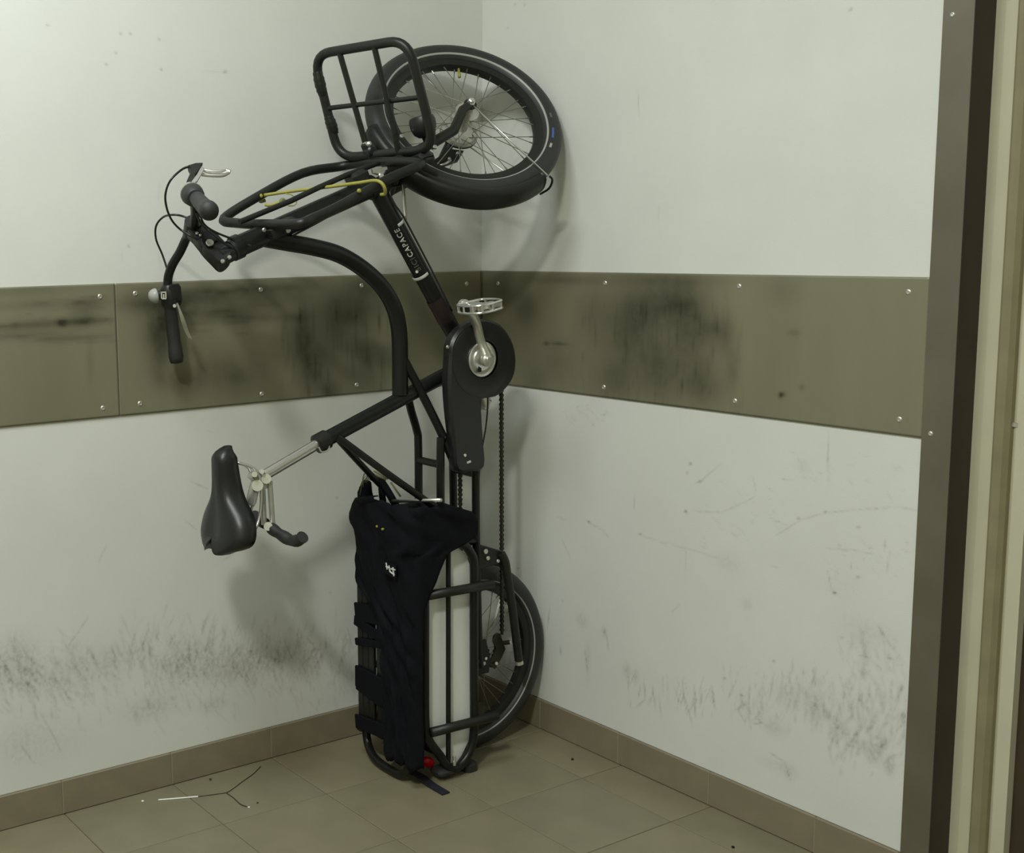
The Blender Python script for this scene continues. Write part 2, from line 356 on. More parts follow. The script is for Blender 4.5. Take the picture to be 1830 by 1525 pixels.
# steel bumper band: panels with screws
def panel(name, plane, a0, a1, marks, seed):
    f = Field(plane, a0, a1, ZB1, ZB2, .005); st = rng.getstate(); rng.seed(seed); marks(f); rng.setstate(st); f.F *= 1.15
    return tag(f.build(name, 'steel', .004, depth=.0035), kind='structure')
def mk_left(f):
    for (u, v, ra, rz, k) in [(285,590,.045,.05,.62),(280,650,.03,.06,.40),(300,545,.09,.03,.50),(250,540,.08,.02,.3),(540,600,.035,.09,.50),(560,660,.05,.07,.55),(590,700,.03,.03,.40),(600,560,.05,.07,.40),(395,560,.12,.018,.42),
                (460,570,.14,.012,.30),(380,530,.10,.025,.35),(400,660,.08,.05,.32),(430,680,.06,.04,.28),(340,680,.05,.04,.25),(500,530,.12,.03,.32),(640,560,.06,.06,.45),(650,640,.04,.06,.35),(745,560,.06,.08,.3),
                (470,515,.15,.012,.35),(800,560,.04,.10,.3),(660,510,.08,.03,.4),(310,680,.05,.03,.2)]: f.bl(u, v, ra, rz, k)
    for _ in range(60):
        u = rng.uniform(500, 700); v = rng.uniform(530, 690); a, z = f.at(u, v); f.stroke(a, z, a, z-rng.uniform(.03,.09), .004, rng.uniform(.06,.25))
    for _ in range(16):
        u = rng.uniform(230, 480); v = rng.uniform(515, 600); a, z = f.at(u, v); f.stroke(a, z, a-rng.uniform(.03,.1), z, .004, rng.uniform(.05,.22))
def mk_near(f):
    for (u, v, ra, rz, k) in [(150,575,.05,.012,.45),(100,577,.10,.010,.35),(60,545,.16,.012,.22),(20,520,.2,.015,.22),(40,600,.16,.010,.28),(130,605,.10,.007,.35),(150,555,.04,.02,.35),(110,578,.012,.008,.5),
                              (160,540,.04,.01,.25),(160,650,.01,.06,.16),(20,585,.10,.012,.3)]: f.bl(u, v, ra, rz, k)
    for _ in range(40):
        u = rng.uniform(-40, 205); v = rng.uniform(530, 620); a, z = f.at(u, v); f.stroke(a, z, a+rng.uniform(-.08,.08), z+rng.uniform(-.003,.003), .003, rng.uniform(.05,.22))
def mk_right(f):
    for (u, v, ra, rz, k) in [(940,550,.05,.05,.45),(900,520,.05,.04,.35),(1120,600,.08,.09,.42),(1180,660,.07,.08,.48),(1210,540,.08,.06,.50),(1150,550,.08,.06,.38),(1240,600,.06,.10,.40),(1260,690,.06,.05,.38),(1100,680,.06,.05,.36),
                              (1000,650,.06,.07,.22),(1060,560,.06,.06,.20),(1300,600,.025,.05,.26),(1400,520,.04,.03,.16),(1000,614,.03,.0045,.5),(978,614,.010,.005,.6),(1310,660,.02,.05,.26),(1180,500,.2,.015,.25),
                              (1000,500,.15,.012,.30),(1400,705,.009,.005,.6),(1397,707,.005,.008,.5),(1435,692,.006,.006,.35),(1280,590,.04,.03,.3),(1420,595,.015,.008,.25),(960,680,.04,.04,.25)]: f.bl(u, v, ra, rz, k)
    for _ in range(110):
        u = rng.uniform(1040, 1330); v = rng.uniform(520, 720); a, z = f.at(u, v); f.stroke(a, z, a, z-rng.uniform(.02,.07), .0035, rng.uniform(.04,.17))
def screw(p_, n, par, r=.0052):
    g = MB(); g.add(*lathe_geo(p_, n, [(r*1.25,0),(r,.0016),(r*.7,.0021),(r*.55,.0009),(.0001,.0006)], 14))
    return g.build('screw', 'alloy', par)
YJ = 1.158
pn = panel('trim_4', 'X', YJ+.001, 3.10, mk_near, 3); pl = panel('trim_5', 'X', .005, YJ-.001, mk_left, 4); pr = panel('trim_6', 'Y', .005, XE-.001, mk_right, 5)
tag(pn, 'steel wall panel at the left edge of the left wall band'); tag(pl, 'smeared steel wall panel behind the bicycle, up to the corner'); tag(pr, 'long smeared steel wall panel on the right wall')
for yy, zz in [(1.198,1.276),(1.202,1.005)]: screw((.004,-yy,zz), (1,0,0), pn)
for yy, zz in [(1.105,1.28),(.749,1.277),(.43,1.277),(.06,1.27),(1.103,1.008),(.753,1.004),(.45,1.005)]: screw((.004,-yy,zz), (1,0,0), pl)
for xx, zz in [(.493,1.279),(.914,1.279),(1.331,1.276),(.494,1.008),(.912,1.012),(1.325,1.014),(.075,1.27)]: screw((xx,-.004,zz), (0,-1,0), pr)

# floor of square tiles
fl = tag(box('floor', (-.1,ROOMY-.1,-.08), (ROOMX+.1,.7,-.0025), 'grout'), kind='structure')
TJ = .0022; tcache = {}
def tile(x0, x1, y0, y1, i):
    key = (round(x1-x0,4), round(y1-y0,4), i%3)
    cx_, cy_ = (x0+x1)/2, (y0+y1)/2
    if key not in tcache:
        v, f = box_geo((0,0,0), E3, (x1-x0, y1-y0, .007), .0012)
        me = bpy.data.meshes.new('floor_tile'); me.from_pydata([tuple(q) for q in v], [], f); me.materials.append(tiles[i%3]); tcache[key] = me
    o = bpy.data.objects.new('floor_tile', tcache[key]); COL.objects.link(o); o.parent = fl
    o.location = Vector((cx_, cy_, -.0035+rng.uniform(-.0002,.0002))) - WORLD['floor']
gx = [0.0]+[.2808+.3*k for k in range(16)]; gy = [0.0]+[.1497+.3*k for k in range(17)]
gx = [g for g in gx if g < ROOMX]+[ROOMX]; gy = [g for g in gy if g < -ROOMY]+[-ROOMY]
for i in range(len(gx)-1):
    for j in range(len(gy)-1):
        if gx[i] > 2.4 or gy[j] > 2.4: continue
        tile(gx[i]+TJ/2, gx[i+1]-TJ/2, -gy[j+1]+TJ/2, -gy[j]-TJ/2, rng.randrange(3))
# baseboards
bl_ = tag(box('baseboard_left', (0.0,-3.10,0), (.006,0,HB-.002), 'grout'), kind='structure')
br_ = tag(box('baseboard_right', (0.0,-.006,0), (XE,0,HB-.002), 'grout'), kind='structure')
yj = [0.009]+[.1527+.3*k for k in range(12)]; yj = [q for q in yj if q < 3.1]+[3.1]
M['base_joint'] = mat('pale_joint', (.27,.24,.17,1), .9)
for a, b in zip(yj[:-1], yj[1:]): box('baseboard_tile', (.001,-b+.0012,.0015), (.010,-a-.0012,HB), 'base_tile', bl_, .0012)
xj = [0.0, .271, .571, .871, 1.171, XE-.002]
for a, b in zip(xj[:-1], xj[1:]): box('baseboard_tile', (a+.0012,-.010,.0015), (b-.0012,-.001,HB), 'base_tile', br_, .0012)
for y in yj[1:-1]: box('joint', (.0065,-y-.0012,.002), (.0092,-y+.0012,HB-.001), 'base_joint', bl_)
for x in xj[1:-1]: box('joint', (x-.0012,-.0092,.002), (x+.0012,-.0065,HB-.001), 'base_joint', br_)

# steel corner strip and the door frame beyond
def extrude(name, prof, z0, z1, material, parent=None):
    n = len(prof); v = [(x,y,z0) for x,y in prof]+[(x,y,z1) for x,y in prof]
    return make(name, v, [(i,(i+1)%n,(i+1)%n+n,i+n) for i in range(n)]+[tuple(reversed(range(n))), tuple(range(n,2*n))], material, parent)
cs = tag(extrude('trim_7', [(XE,-.006),(1.4385,-.006),(1.4385,.0),(XE,.0)], 0, 2.30, 'strip'), label='brown steel corner strip at the end of the right wall', kind='structure')
for zz in (1.81, .993): screw((1.395,-.006,zz), (0,-1,0), cs, .0045)
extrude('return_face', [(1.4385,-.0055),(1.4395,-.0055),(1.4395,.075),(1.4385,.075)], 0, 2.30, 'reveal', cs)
extrude('wall_core', [(XE,0.001),(1.4384,0.001),(1.4384,.2),(XE,.2)], 0, 2.30, 'plain', cs)
df = tag(extrude('door_1', [(1.4395,.066),(1.4585,.066),(1.4600,.0665),(1.4795,.076),(1.4800,.092),(1.500,.094),(1.508,.091),(1.516,.086),(1.545,.082),(1.547,.11),(1.44,.11)], 0, 2.30, 'cream'), kind='structure')
extrude('door_shade_strip', [(1.4805,.068),(1.4850,.0655),(1.4925,.0655),(1.500,.070),(1.5075,.080),(1.5085,.092),(1.482,.092)], 0, 2.30, 'recess_shade', df)  # added strip whose darker colour stands in for a shaded recess
extrude('door_stop', [(1.547,.10),(1.60,.10),(1.60,.16),(1.547,.16)], 0, 2.30, 'brown', df)
extrude('door_leaf', [(1.60,.12),(2.45,.12),(2.45,.16),(1.60,.16)], .008, 2.30, 'brown', df)
q = onY(1811, 759, .088); MBs = MB(); MBs.add(*box_geo(q+V(.004,-.001,0), E3, (.014,.004,.010), .001)); MBs.build('latch_plate', 'alloy', df)
for v_ in (763, 796): q = onY(1784.5, v_, .091); MBs = MB(); MBs.add(*disc_geo(q, (0,-1,0), .004 if v_ < 780 else .0055, .003, .0008, 12)); MBs.build('keyhole', 'black', df)

# ceiling lamp hanging outside the frame
for nm_, (lx, ly, lz), hs in (('square ceiling lamp hanging in the middle of the room', (2.85,-3.52,4.10), .30),):
    cl = empty('ceiling_lamp', (lx,ly,lz), nm_, 'lamp')
    box('housing', (lx-hs,ly-hs,lz), (lx+hs,ly+hs,lz+.08), 'alloy', cl, .01); box('diffuser', (lx-hs+.03,ly-hs+.03,lz-.03), (lx+hs-.03,ly+hs-.03,lz), 'lamp', cl, .008)
    tube('stem', [(lx,ly,lz+.08), (lx,ly,ROOMZ)], .012, 'alloy', cl, 8)

# ================================================================== THE CARGO BICYCLE
bike = empty('cargo_bicycle', (XB,-.40,0), 'black long-tail cargo bicycle parked upright on its tail in the corner', 'bicycle')
HA = .40                                              # lean of the steering axis
dl = R(-41.9)
sa = V(0,-math.cos(HA),-math.sin(HA)); fw = V(0,-math.sin(HA),math.cos(HA)); Xh = V(1,0,0)
sf = math.cos(dl)*fw+math.sin(dl)*Xh                  # steered forward
sn = math.cos(dl)*Xh-math.sin(dl)*fw                  # steered axle direction (to the rider's right)
K = P(690, 322)
FC = K-sa*.3119+sf*.0477+sn*.003                      # front axle centre
RC = B(0, .2685, .2635)                               # rear axle centre

# ---- frame
g = MB()
def T(mb, pts, r, seg=14, sm=0, closed=False):
    if sm: pts = catmull(pts, sm, closed)
    mb.add(*tube_geo(pts, r, seg, closed)); return mb
ht0, ht1 = P(418,444), P(668,333)
T(g, [ht0, ht1], .0255, 20)
for c_, rr in ((ht0, .029), (ht1, .030)): g.add(*disc_geo(c_+unit(ht1-ht0)*(.008 if c_ is ht0 else -.01), ht1-ht0, rr, .022, .003))
T(g, [P(466,425), P(510,433), P(560,442), P(606,455), P(648,480), P(683,513), P(704,550), P(713,590), P(715,640), P(715,706)], .0208, 18, 5)
T(g, [P(672,338), P(808,590), P(822,612)], .0225, 18)                                   # down tube
bbp = P(863,640)
T(g, [P(800,668,.0), P(576,789)], .0195, 18)                                          # seat tube
T(g, [P(800,668,.0), P(855,645)], .0195, 16)
g.add(*cyl_geo(bbp-Xh*.036, bbp+Xh*.036, .0215, 20))
T(g, [P(717,634,.006), P(752,700,.02), P(783,762,.035), P(800,800,.045), P(812,830,.048)], .0115, 12, 3)   # diagonal strut
UP, LO, SX = .402, .282, .047
for s in (-1, 1):
    up_z = onX(748 if s < 0 else 787, 800, XB+s*SX)[2]
    if s < 0: T(g, [P(727,700,-.02), P(735,735,-.035), P(745,770,-SX), B(-SX,UP,up_z), B(-SX,UP,.60), B(-SX,UP,.30), B(-SX,UP,.06)], .0108, 12, 3)
    else: T(g, [P(797,782,.04), P(790,787,.045), B(SX,UP,up_z), B(SX,UP,.60), B(SX,UP,.30), B(SX,UP,.06)], .0108, 12, 3)
    T(g, [bbp+V(s*.025,-.02,-.02), B(s*SX,LO,.93), B(s*SX,LO,.60), B(s*SX*1.25,LO,.30), B(s*SX*1.25,LO-.005,.255)], .0108, 12, 3)
    g.add(*plate_geo([B(s*.062,LO+.015,.33), B(s*.062,LO-.02,.33), B(s*.062,.245,.27), B(s*.062,.25,.235), B(s*.062,.285,.235), B(s*.062,UP,.10), B(s*.062,UP,.14)], Xh, .006))
for vv in (822, 897):
    z_ = P(748, vv, -SX)[2]; T(g, [B(-SX,UP,z_), B(SX,UP,z_)], .010, 10)
for vv in (838, 912):
    z_ = P(815, vv, -SX)[2]; T(g, [B(-SX,LO,z_), B(SX,LO,z_)], .0105, 10)
T(g, [B(-SX,LO,.60), B(-SX,UP,.60)], .009, 10); T(g, [B(SX,LO,.60), B(SX,UP,.60)], .009, 10)
# seat stays down to the rack
T(g, [P(600,781,-.015), P(640,825,-.045), P(690,878,-.085)], .0088, 10, 2)
T(g, [P(603,781,.015), P(680,838,.055), P(745,884,.085), P(790,915,.105)], .0095, 10, 2)
frame = g.build('frame', 'black', bike)
# decals, rings and lettering on the down tube
d0, d1 = P(694,378), P(760,500); td = unit(P(672,338)-P(808,590))
for (u, v) in ((707,400), (752,491)):
    c_ = P(u, v)+V(0,0,0); tag(make('pale_ring', *lathe_geo(c_, td, [(.0228,-.0042),(.0233,-.0036),(.0233,.0036),(.0228,.0042)], 28), 'letters', frame, True), 'pale ring around the down tube')
c_ = P(787,553); make('maroon_band', *lathe_geo(c_, td, [(.0228,-.035),(.02295,-.034),(.02295,.034),(.0228,.035)], 28), 'maroon', frame, True)
def wrap_text(s, c, material, size=.019, spacing=1.25):
    cu = bpy.data.curves.new('t', 'FONT'); cu.body = s; cu.size = size; cu.space_character = spacing; cu.align_y = 'CENTER'; cu.offset = .0004
    ob = bpy.data.objects.new('t', cu); COL.objects.link(ob); bpy.context.view_layer.update()
    me = bpy.data.meshes.new_from_object(ob.evaluated_get(bpy.context.evaluated_depsgraph_get()))
    bpy.data.objects.remove(ob)
    mdir = CAM-c; mdir = unit(mdir-td*np.dot(mdir, td)); yd = np.cross(mdir, td); r = .0231
    v = []
    for q in me.vertices:
        ph = q.co.y/r; v.append(c+td*q.co.x+r*(math.cos(ph)*mdir+math.sin(ph)*yd))
    f = [tuple(p_.vertices) for p_ in me.polygons]; wdt = max(q.co.x for q in me.vertices)
    o = make('lettering', v, f, material, frame); bpy.data.meshes.remove(me); return o, wdt
_, wd_ = wrap_text('BICI', P(747,480), 'dim'); wrap_text('CAPACE', P(747,480)+td*(wd_+.005), 'letters')
MB().add(*disc_geo(P(745,486)+unit(CAM-P(745,486))*.024, CAM-P(745,486), .004, .003, .0006, 12)).build('rivet', 'alloy', frame)

# ---- seat post, saddle, stoker bar
sc = P(576,789); sdir = unit(P(576,789)-P(800,668))
g = MB(); g.add(*lathe_geo(sc+sdir*.004, sdir, [(.0205,-.02),(.0245,-.018),(.0245,.014),(.021,.016),(.014,.016)], 24))
cl_ = g.build('seat_clamp', 'satin', bike)
T(MB(), catmull([P(570,800,.02), P(575,808,.02), P(586,805,.02), P(588,797,.02), P(581,794,.02)], 4), .0022, 8).build('quick_release_lever', 'alloy', cl_)
sp1 = P(472,850)
post = T(MB(), [sc, sc+sdir*.01, sp1], .0137, 20).build('seat_post', 'chrome', bike)
g = MB(); g.add(*cyl_geo(P(460,868,-.022), P(460,868,.022), .014, 16)); g.add(*cyl_geo(P(455,848,-.025), P(455,848,.03), .007, 12)); g.add(*cyl_geo(P(468,843,-.02), P(468,843,.03), .006, 12))
g.add(*box_geo(P(462,858), (V(0,.7,.7), Xh, V(0,.7,-.7)), (.022,.036,.05), .004)); g.add(*box_geo(P(452,882), (V(0,.3,1), Xh, V(0,1,-.3)), (.06,.034,.014), .004))
g.build('saddle_clamp', 'alloy', post)
g = MB(); hb = P(478,862)
for dx_, u0, u1 in ((-.016,469,472), (.018,482,487)):
    T(g, [P(u0,860,dx_), P(u1,938,dx_)], .0066, 12)
g.add(*cyl_geo(P(479,941,-.05), P(479,941,.05), .0105, 16)); g.add(*cyl_geo(P(476,856,-.024), P(476,856,.026), .012, 16))
stoker = g.build('rear_passenger_bar', 'alloy', bike)
T(MB(), catmull([P(484,944,.04), P(500,955,.07), P(520,966,.105), P(534,966,.135), P(541,960,.15)], 4), [.014+.0012*math.sin(k*1.3) for k in range(17)], 16).build('grip', 'rubber', stoker)
T(MB(), catmull([P(474,936,-.045), P(462,930,-.08), P(455,922,-.12)], 4), .014, 14).build('grip', 'rubber', stoker)
# saddle: lofted cover. s runs from nose (top) to tail (bottom)
su_n, su_t = P(400,803,.0), P(402,985,.0)
UPS = 1.046
def saddle():
    z0, z1 = .925, .674; n = 40; v = []; f = []; prof = []
    for i in range(n+1):
        t = i/n; z = z0+(z1-z0)*t
        hw = .031+.004*t+.068*(1/(1+math.exp(-(t-.57)*15)))
        hw *= math.sqrt(max(0, 1-((.15-t)/.15)**2)) if t < .15 else 1; hw = max(hw, .009)
        if t > .80: hw *= max(.16, (1-((t-.80)/.2)**2.2))**.5
        top = UPS+.038*(t-.35)+.010*math.sin(t*math.pi*1.1+2.3)-.004*t-.030*max(0, 1-t/.12)**2; dep = .044+.020*min(1, t*1.6); dep *= 1 if t > .09 else .35+.65*t/.09
        if t > .92: dep *= 1-.45*((t-.92)/.08)
        m = 22
        for k in range(m):
            a = math.pi*(k/(m-1))*1.0; x = math.cos(a); y = math.sin(a)**.55 if 0 < k < m-1 else 0
            groove = .010*math.exp(-(x/.16)**2)*max(0, t-.25)*1.3
            bx = hw*(abs(x)**.85)*(1 if x > 0 else -1); tail_notch = .040*math.exp(-(x/.28)**2)*max(0, (t-.85)/.15)
            v.append(B(bx, top-dep*(1-y)-groove, z+tail_notch))
        # underside
        for k in range(1, 6):
            x = -1+2*k/6; v.append(B(hw*.85*x, top-dep-.002, z))
        prof.append(m+5)
    L = prof[0]
    for i in range(n):
        for k in range(L): k2 = (k+1)%L; f.append((i*L+k, i*L+k2, (i+1)*L+k2, (i+1)*L+k))
    f.append(tuple(reversed(range(L)))); f.append(tuple(n*L+k for k in range(L)))
    return make('saddle', v, f, 'leather', bike, True)
sad = saddle()
for s in (-1, 1): tube('saddle_rail', [B(s*.008,.985,.885), B(s*.018,.935,.86), B(s*.02,.925,.80), B(s*.022,.935,.74), B(s*.035,.965,.70)], .0036, 'chrome', sad, 8, smooth=4)

# ---- wheels
def wheel(c, n, e1, e2, label, valve, tr=.2635, disc=None, stripe=True):
    hubm = MB(); RI = .197
    rim = MB(); rim.add(*lathe_geo(c, n, [(.190,-.008),(.1905,-.012),(.199,-.0145),(.2105,-.0145),(.2115,-.0125),(.205,-.010),(.203,0),(.205,.010),(.2115,.0125),(.2105,.0145),(.199,.0145),(.1905,.012),(.190,.008),(.1885,0),(.190,-.008)], 72, (e1, e2)))
    wh = rim.build('wheel', 'satin', bike); tag(wh, label)
    ty = MB(); prof = []
    for k in range(23):
        a = R(-142+284*k/22); prof.append((tr-.0285+.0285*math.cos(a), .0285*math.sin(a)))
    prof = [(.2095,-.0130)]+prof+[(.2095,.0130)]
    ty.add(*lathe_geo(c, n, prof, 96, (e1, e2))); tyre = ty.build('tyre', 'tread', wh)
    for s in (-1, 1):
        so = MB(); so.add(*lathe_geo(c, n, [(.2172,s*.0226),(.2178,s*.0238),(.2208,s*.0255),(.2215,s*.0257)], 96, (e1, e2))); so.build('reflective_stripe', 'reflect', wh)
    hubm.add(*lathe_geo(c, n, [(.005,-.056),(.009,-.055),(.012,-.045),(.014,-.036),(.031,-.034),(.031,-.031),(.016,-.026),(.0145,0),(.016,.026),(.031,.031),(.031,.034),(.014,.036),(.012,.045),(.009,.055),(.005,.056),(.005,.066),(.0001,.066)], 28, (e1, e2)))
    hub = hubm.build('hub', 'alloy', wh)
    NS = 36
    for k in range(NS):
        side = 1 if k%2 else -1; grp = (k//2)%2
        ar = 2*math.pi*(k+.5)/NS; ah = ar+(1 if grp else -1)*R(58)
        p0 = c+n*side*.0325+.029*(math.cos(ah)*e1+math.sin(ah)*e2); p1 = c+n*side*.004+.191*(math.cos(ar)*e1+math.sin(ar)*e2)
        g_ = MB(); g_.add(*tube_geo([p0, p1], .00105, 5)); g_.add(*tube_geo([p1, p1+(p0-p1)*.07], .002, 6)); g_.build('spoke', 'spoke', wh)
    va = valve; d = math.cos(va)*e1+math.sin(va)*e2
    tube('valve', [c+d*.190, c+d*.172, c+d*.171, c+d*.158], [.0035,.0035,.0042,.0042], 'yellow', wh, 8)
    return wh
fwheel = wheel(FC, sn, sa, sf, 'front wheel with black rim, turned to one side', R(128))
rwheel = wheel(RC, Xh, V(0,-1,0), V(0,0,1), 'rear wheel resting on the floor', R(70), tr=.262)
# roller brake and its arm on the front wheel's far side
g = MB(); g.add(*lathe_geo(FC-sn*.040, sn, [(.012,.012),(.030,.010),(.046,.006),(.050,.0),(.050,-.012),(.046,-.016),(.036,-.018),(.034,-.024),(.012,-.026),(.0001,-.026)], 32)); rb = g.build('front_brake_drum', 'alloy', bike)
make('band', *lathe_geo(FC-sn*.049, sn, [(.0502,-.0025),(.0508,-.002),(.0508,.002),(.0502,.0025)], 32), 'black', rb, True)
# tyre print
for k, (t0, t1, mm) in enumerate([(222, 231, 'blue'), (236, 240, 'reflect'), (209, 213, 'dim')]):
    v = []; f = []; n_ = 8
    for i in range(n_+1):
        a = R(t0+(t1-t0)*i/n_)
        for rr, hh in ((.2285,.0281),(.2345,.0286)): v.append(FC+rr*(math.cos(a)*sa+math.sin(a)*sf)+sn*(hh+.0011))
    for i in range(n_): f.append((2*i,2*i+1,2*i+3,2*i+2))
    make('tyre_print', v, f, mm, fwheel)
# spoke reflectors
def stick(c, e1, e2, n, a, r0, r1, off):
    d = lambda r, b: c+r*(math.cos(a+b)*e1+math.sin(a+b)*e2)+n*off
    return [d(r0, 0), d(r1, .0)]
tube('spoke_reflector', [P(894,1072,.01), P(881,1118,.01)], .0028, 'white', rwheel, 8)
tube('spoke_reflector', [FC+(onPlane(757,135,FC,sn)-FC), onPlane(781,159,FC,sn)], .0022, 'alloy', fwheel, 8)

# ---- fork
g = MB()
crown = K-sa*.018
T(g, [ht1, crown-sa*.004], .017, 14); g.add(*box_geo(crown, (sn, sa, sf), (.125,.030,.040), .008))
for s in (-1, 1):
    top = crown+sn*s*.056; end = FC+sn*s*.060
    T(g, [top+sa*.006, top-sa*.09, top-sa*.20+sf*.006, end+sa*.03-sf*.004, end+sa*.004], [.0150,.0145,.0135,.012,.0105], 12)
    g.add(*disc_geo(end, sn, .017, .008, .002, 16))
fork = g.build('fork', 'satin', bike)
for s in (-1, 1):
    end = FC+sn*s*.066; MB().add(*lathe_geo(end, sn*s, [(.011,0),(.011,.003),(.0085,.004),(.0085,.010),(.006,.012),(.0001,.012)], 6)).build('axle_nut', 'chrome', fork)
for (u, v) in ((718,244), (769,271), (777,263)):
    q = onPlane(u, v, FC+sn*.075, sn); MB().add(*disc_geo(q, sn, .006, .008, .0015, 8)).build('bolt', 'chrome', fork)
# brake arm with cable stop beside the far fork leg
g = MB(); q0 = onPlane(800,268,FC-sn*.055,sn); q1 = onPlane(828,272,FC-sn*.055,sn); q2 = onPlane(818,288,FC-sn*.055,sn); q3 = onPlane(792,297,FC-sn*.055,sn); q4 = onPlane(776,290,FC-sn*.055,sn)
g.add(*plate_geo([q0,q1,q2,q3,q4], sn, .014, .002)); ba = g.build('brake_arm', 'black', rb)
for (u, v) in ((818,274), (803,284)): MB().add(*disc_geo(onPlane(u, v, FC-sn*.046, sn), sn, .0045, .006, .001, 8)).build('bolt', 'chrome', rb)
tube('brake_lever_arm', [onPlane(786,296,FC-sn*.045,sn), onPlane(797,292,FC-sn*.045,sn), onPlane(806,286,FC-sn*.045,sn)], .003, 'chrome', rb, 6)

# ---- mudguard
def mudguard(name, c, n, e1, e2, t0, t1, r, hw, material):
    v = []; f = []; nt_ = 40; prof = [(-1,-.020),(-1.0,-.008),(-.8,.001),(-.45,.0045),(0,.006),(.45,.0045),(.8,.001),(1.0,-.008),(1,-.020)]
    m = len(prof)
    for i in range(nt_+1):
        a = R(t0+(t1-t0)*i/nt_)
        for th in (0, .0022):
            for (x, h) in prof: v.append(c+n*(x*(hw+th))+(r+h+th)*(math.cos(a)*e1+math.sin(a)*e2))
    L = 2*m
    for i in range(nt_):
        for k in range(m-1):
            f.append((i*L+k, (i+1)*L+k, (i+1)*L+k+1, i*L+k+1)); f.append((i*L+m+k, i*L+m+k+1, (i+1)*L+m+k+1, (i+1)*L+m+k))
        f.append((i*L, i*L+m, (i+1)*L+m, (i+1)*L)); f.append((i*L+m-1, (i+1)*L+m-1, (i+1)*L+2*m-1, i*L+2*m-1))
    for i in (0, nt_):
        for k in range(m-1): f.append((i*L+k, i*L+k+1, i*L+m+k+1, i*L+m+k))
    return make(name, v, f, material, bike, True)
mg = mudguard('front_mudguard', FC, sn, sa, sf, 20, -97, .272, .031, 'satin')
for s in (-1, 1):
    e = FC+sn*s*.034+.272*(math.cos(R(-97))*sa+math.sin(R(-97))*sf)
    tube('mudguard_stay', [FC+sn*s*.064, e+sn*s*.004], .0021, 'chrome', mg, 7)
rc_ = FC+.276*(math.cos(R(-98))*sa+math.sin(R(-98))*sf)
tube('stay_end', [rc_+sn*.036, rc_+sn*.03+.012*(math.cos(R(-104))*sa+math.sin(R(-104))*sf), rc_+sn*0+.014*(math.cos(R(-104))*sa+math.sin(R(-104))*sf), rc_-sn*.034], .003, 'black', mg, 7, smooth=3)
mudguard('rear_mudguard', RC, Xh, V(0,-1,0), V(0,0,1), 95, -60, .270, .029, 'satin')

# ---- stem and handlebar
Q = P(407,453); H = onPlane(343, 408, Q, sn)
g = MB()
g.add(*cyl_geo(Q-sa*.012, Q+sa*.024, .0225, 20)); g.add(*cyl_geo(P(418,446), P(413,449), .026, 20))
piv = onPlane(375, 434, Q, sn)
g.add(*plate_geo(catmull([onPlane(u, v, Q, sn) for (u, v) in ((380,420),(393,432),(407,448),(413,462),(404,475),(392,479),(378,466),(362,449),(356,436),(364,421))], 3, True), sn, .040, .004))
g.add(*plate_geo(catmull([onPlane(u, v, Q, sn) for (u, v) in ((372,418),(384,430),(380,446),(366,452),(346,430),(334,416),(332,402),(342,392),(354,396))], 3, True), sn, .034, .004))
g.add(*cyl_geo(piv-sn*.026, piv+sn*.026, .018, 20)); g.add(*cyl_geo(H-sn*.024, H+sn*.024, .0195, 20))
stem = g.build('stem', 'plastic', bike)
for (u, v, r_) in ((375,434,.0095), (398,467,.005), (410,460,.005), (352,417,.0035), (358,421,.003)):
    q = onPlane(u, v, Q+sn*(.027 if r_ > .009 else .022), sn); MB().add(*disc_geo(q, sn, r_, .006, .0012, 12)).build('bolt', 'chrome', stem)
# handlebar centreline: points in the steered frame (along axle, forward, up the steering axis)
def hp(s, f_, a_): return H+sn*s+sf*f_+sa*a_
Lp = [hp(0,0,0), onPlane(334,424,H-sn*.06,sn), onPlane(322,450,H-sn*.10,sn), onPlane(308,474,H-sn*.135,sn), onPlane(300,500,H-sn*.17,sn), onPlane(302,535,H-sn*.20,sn), onPlane(309,590,H-sn*.26,sn), onPlane(316,648,H-sn*.315,sn)]
Rp = [hp(0,0,0), onPlane(347,396,H+sn*.04,sn), onPlane(349,380,H+sn*.08,sn), onPlane(348,366,H+sn*.12,sn), onPlane(346,354,H+sn*.16,sn), onPlane(347,350,H+sn*.19,sn), onPlane(362,366,H+sn*.25,sn), onPlane(376,379,H+sn*.305,sn)]
cp = catmull(list(reversed(Lp))+Rp[1:], 6)
g = MB(); T(g, cp[2:-2], .0111, 14); hbar = g.build('handlebar', 'black', bike)
lc = catmull(Lp, 6); rcv = catmull(Rp, 6)
def grip(pts, r0, r1):
    n_ = len(pts); rr = [r0+(r1-r0)*i/(n_-1)+.0006*math.sin(i*2.2) for i in range(n_)]; rr[-1] = r1*.9; rr[-2] = r1*1.07; rr[-3] = r1*1.05
    return tube('grip', pts, rr, 'rubber', hbar, 18)
grip(lc[30:], .0150, .0172); gr = grip(rcv[30:], .0155, .0195)
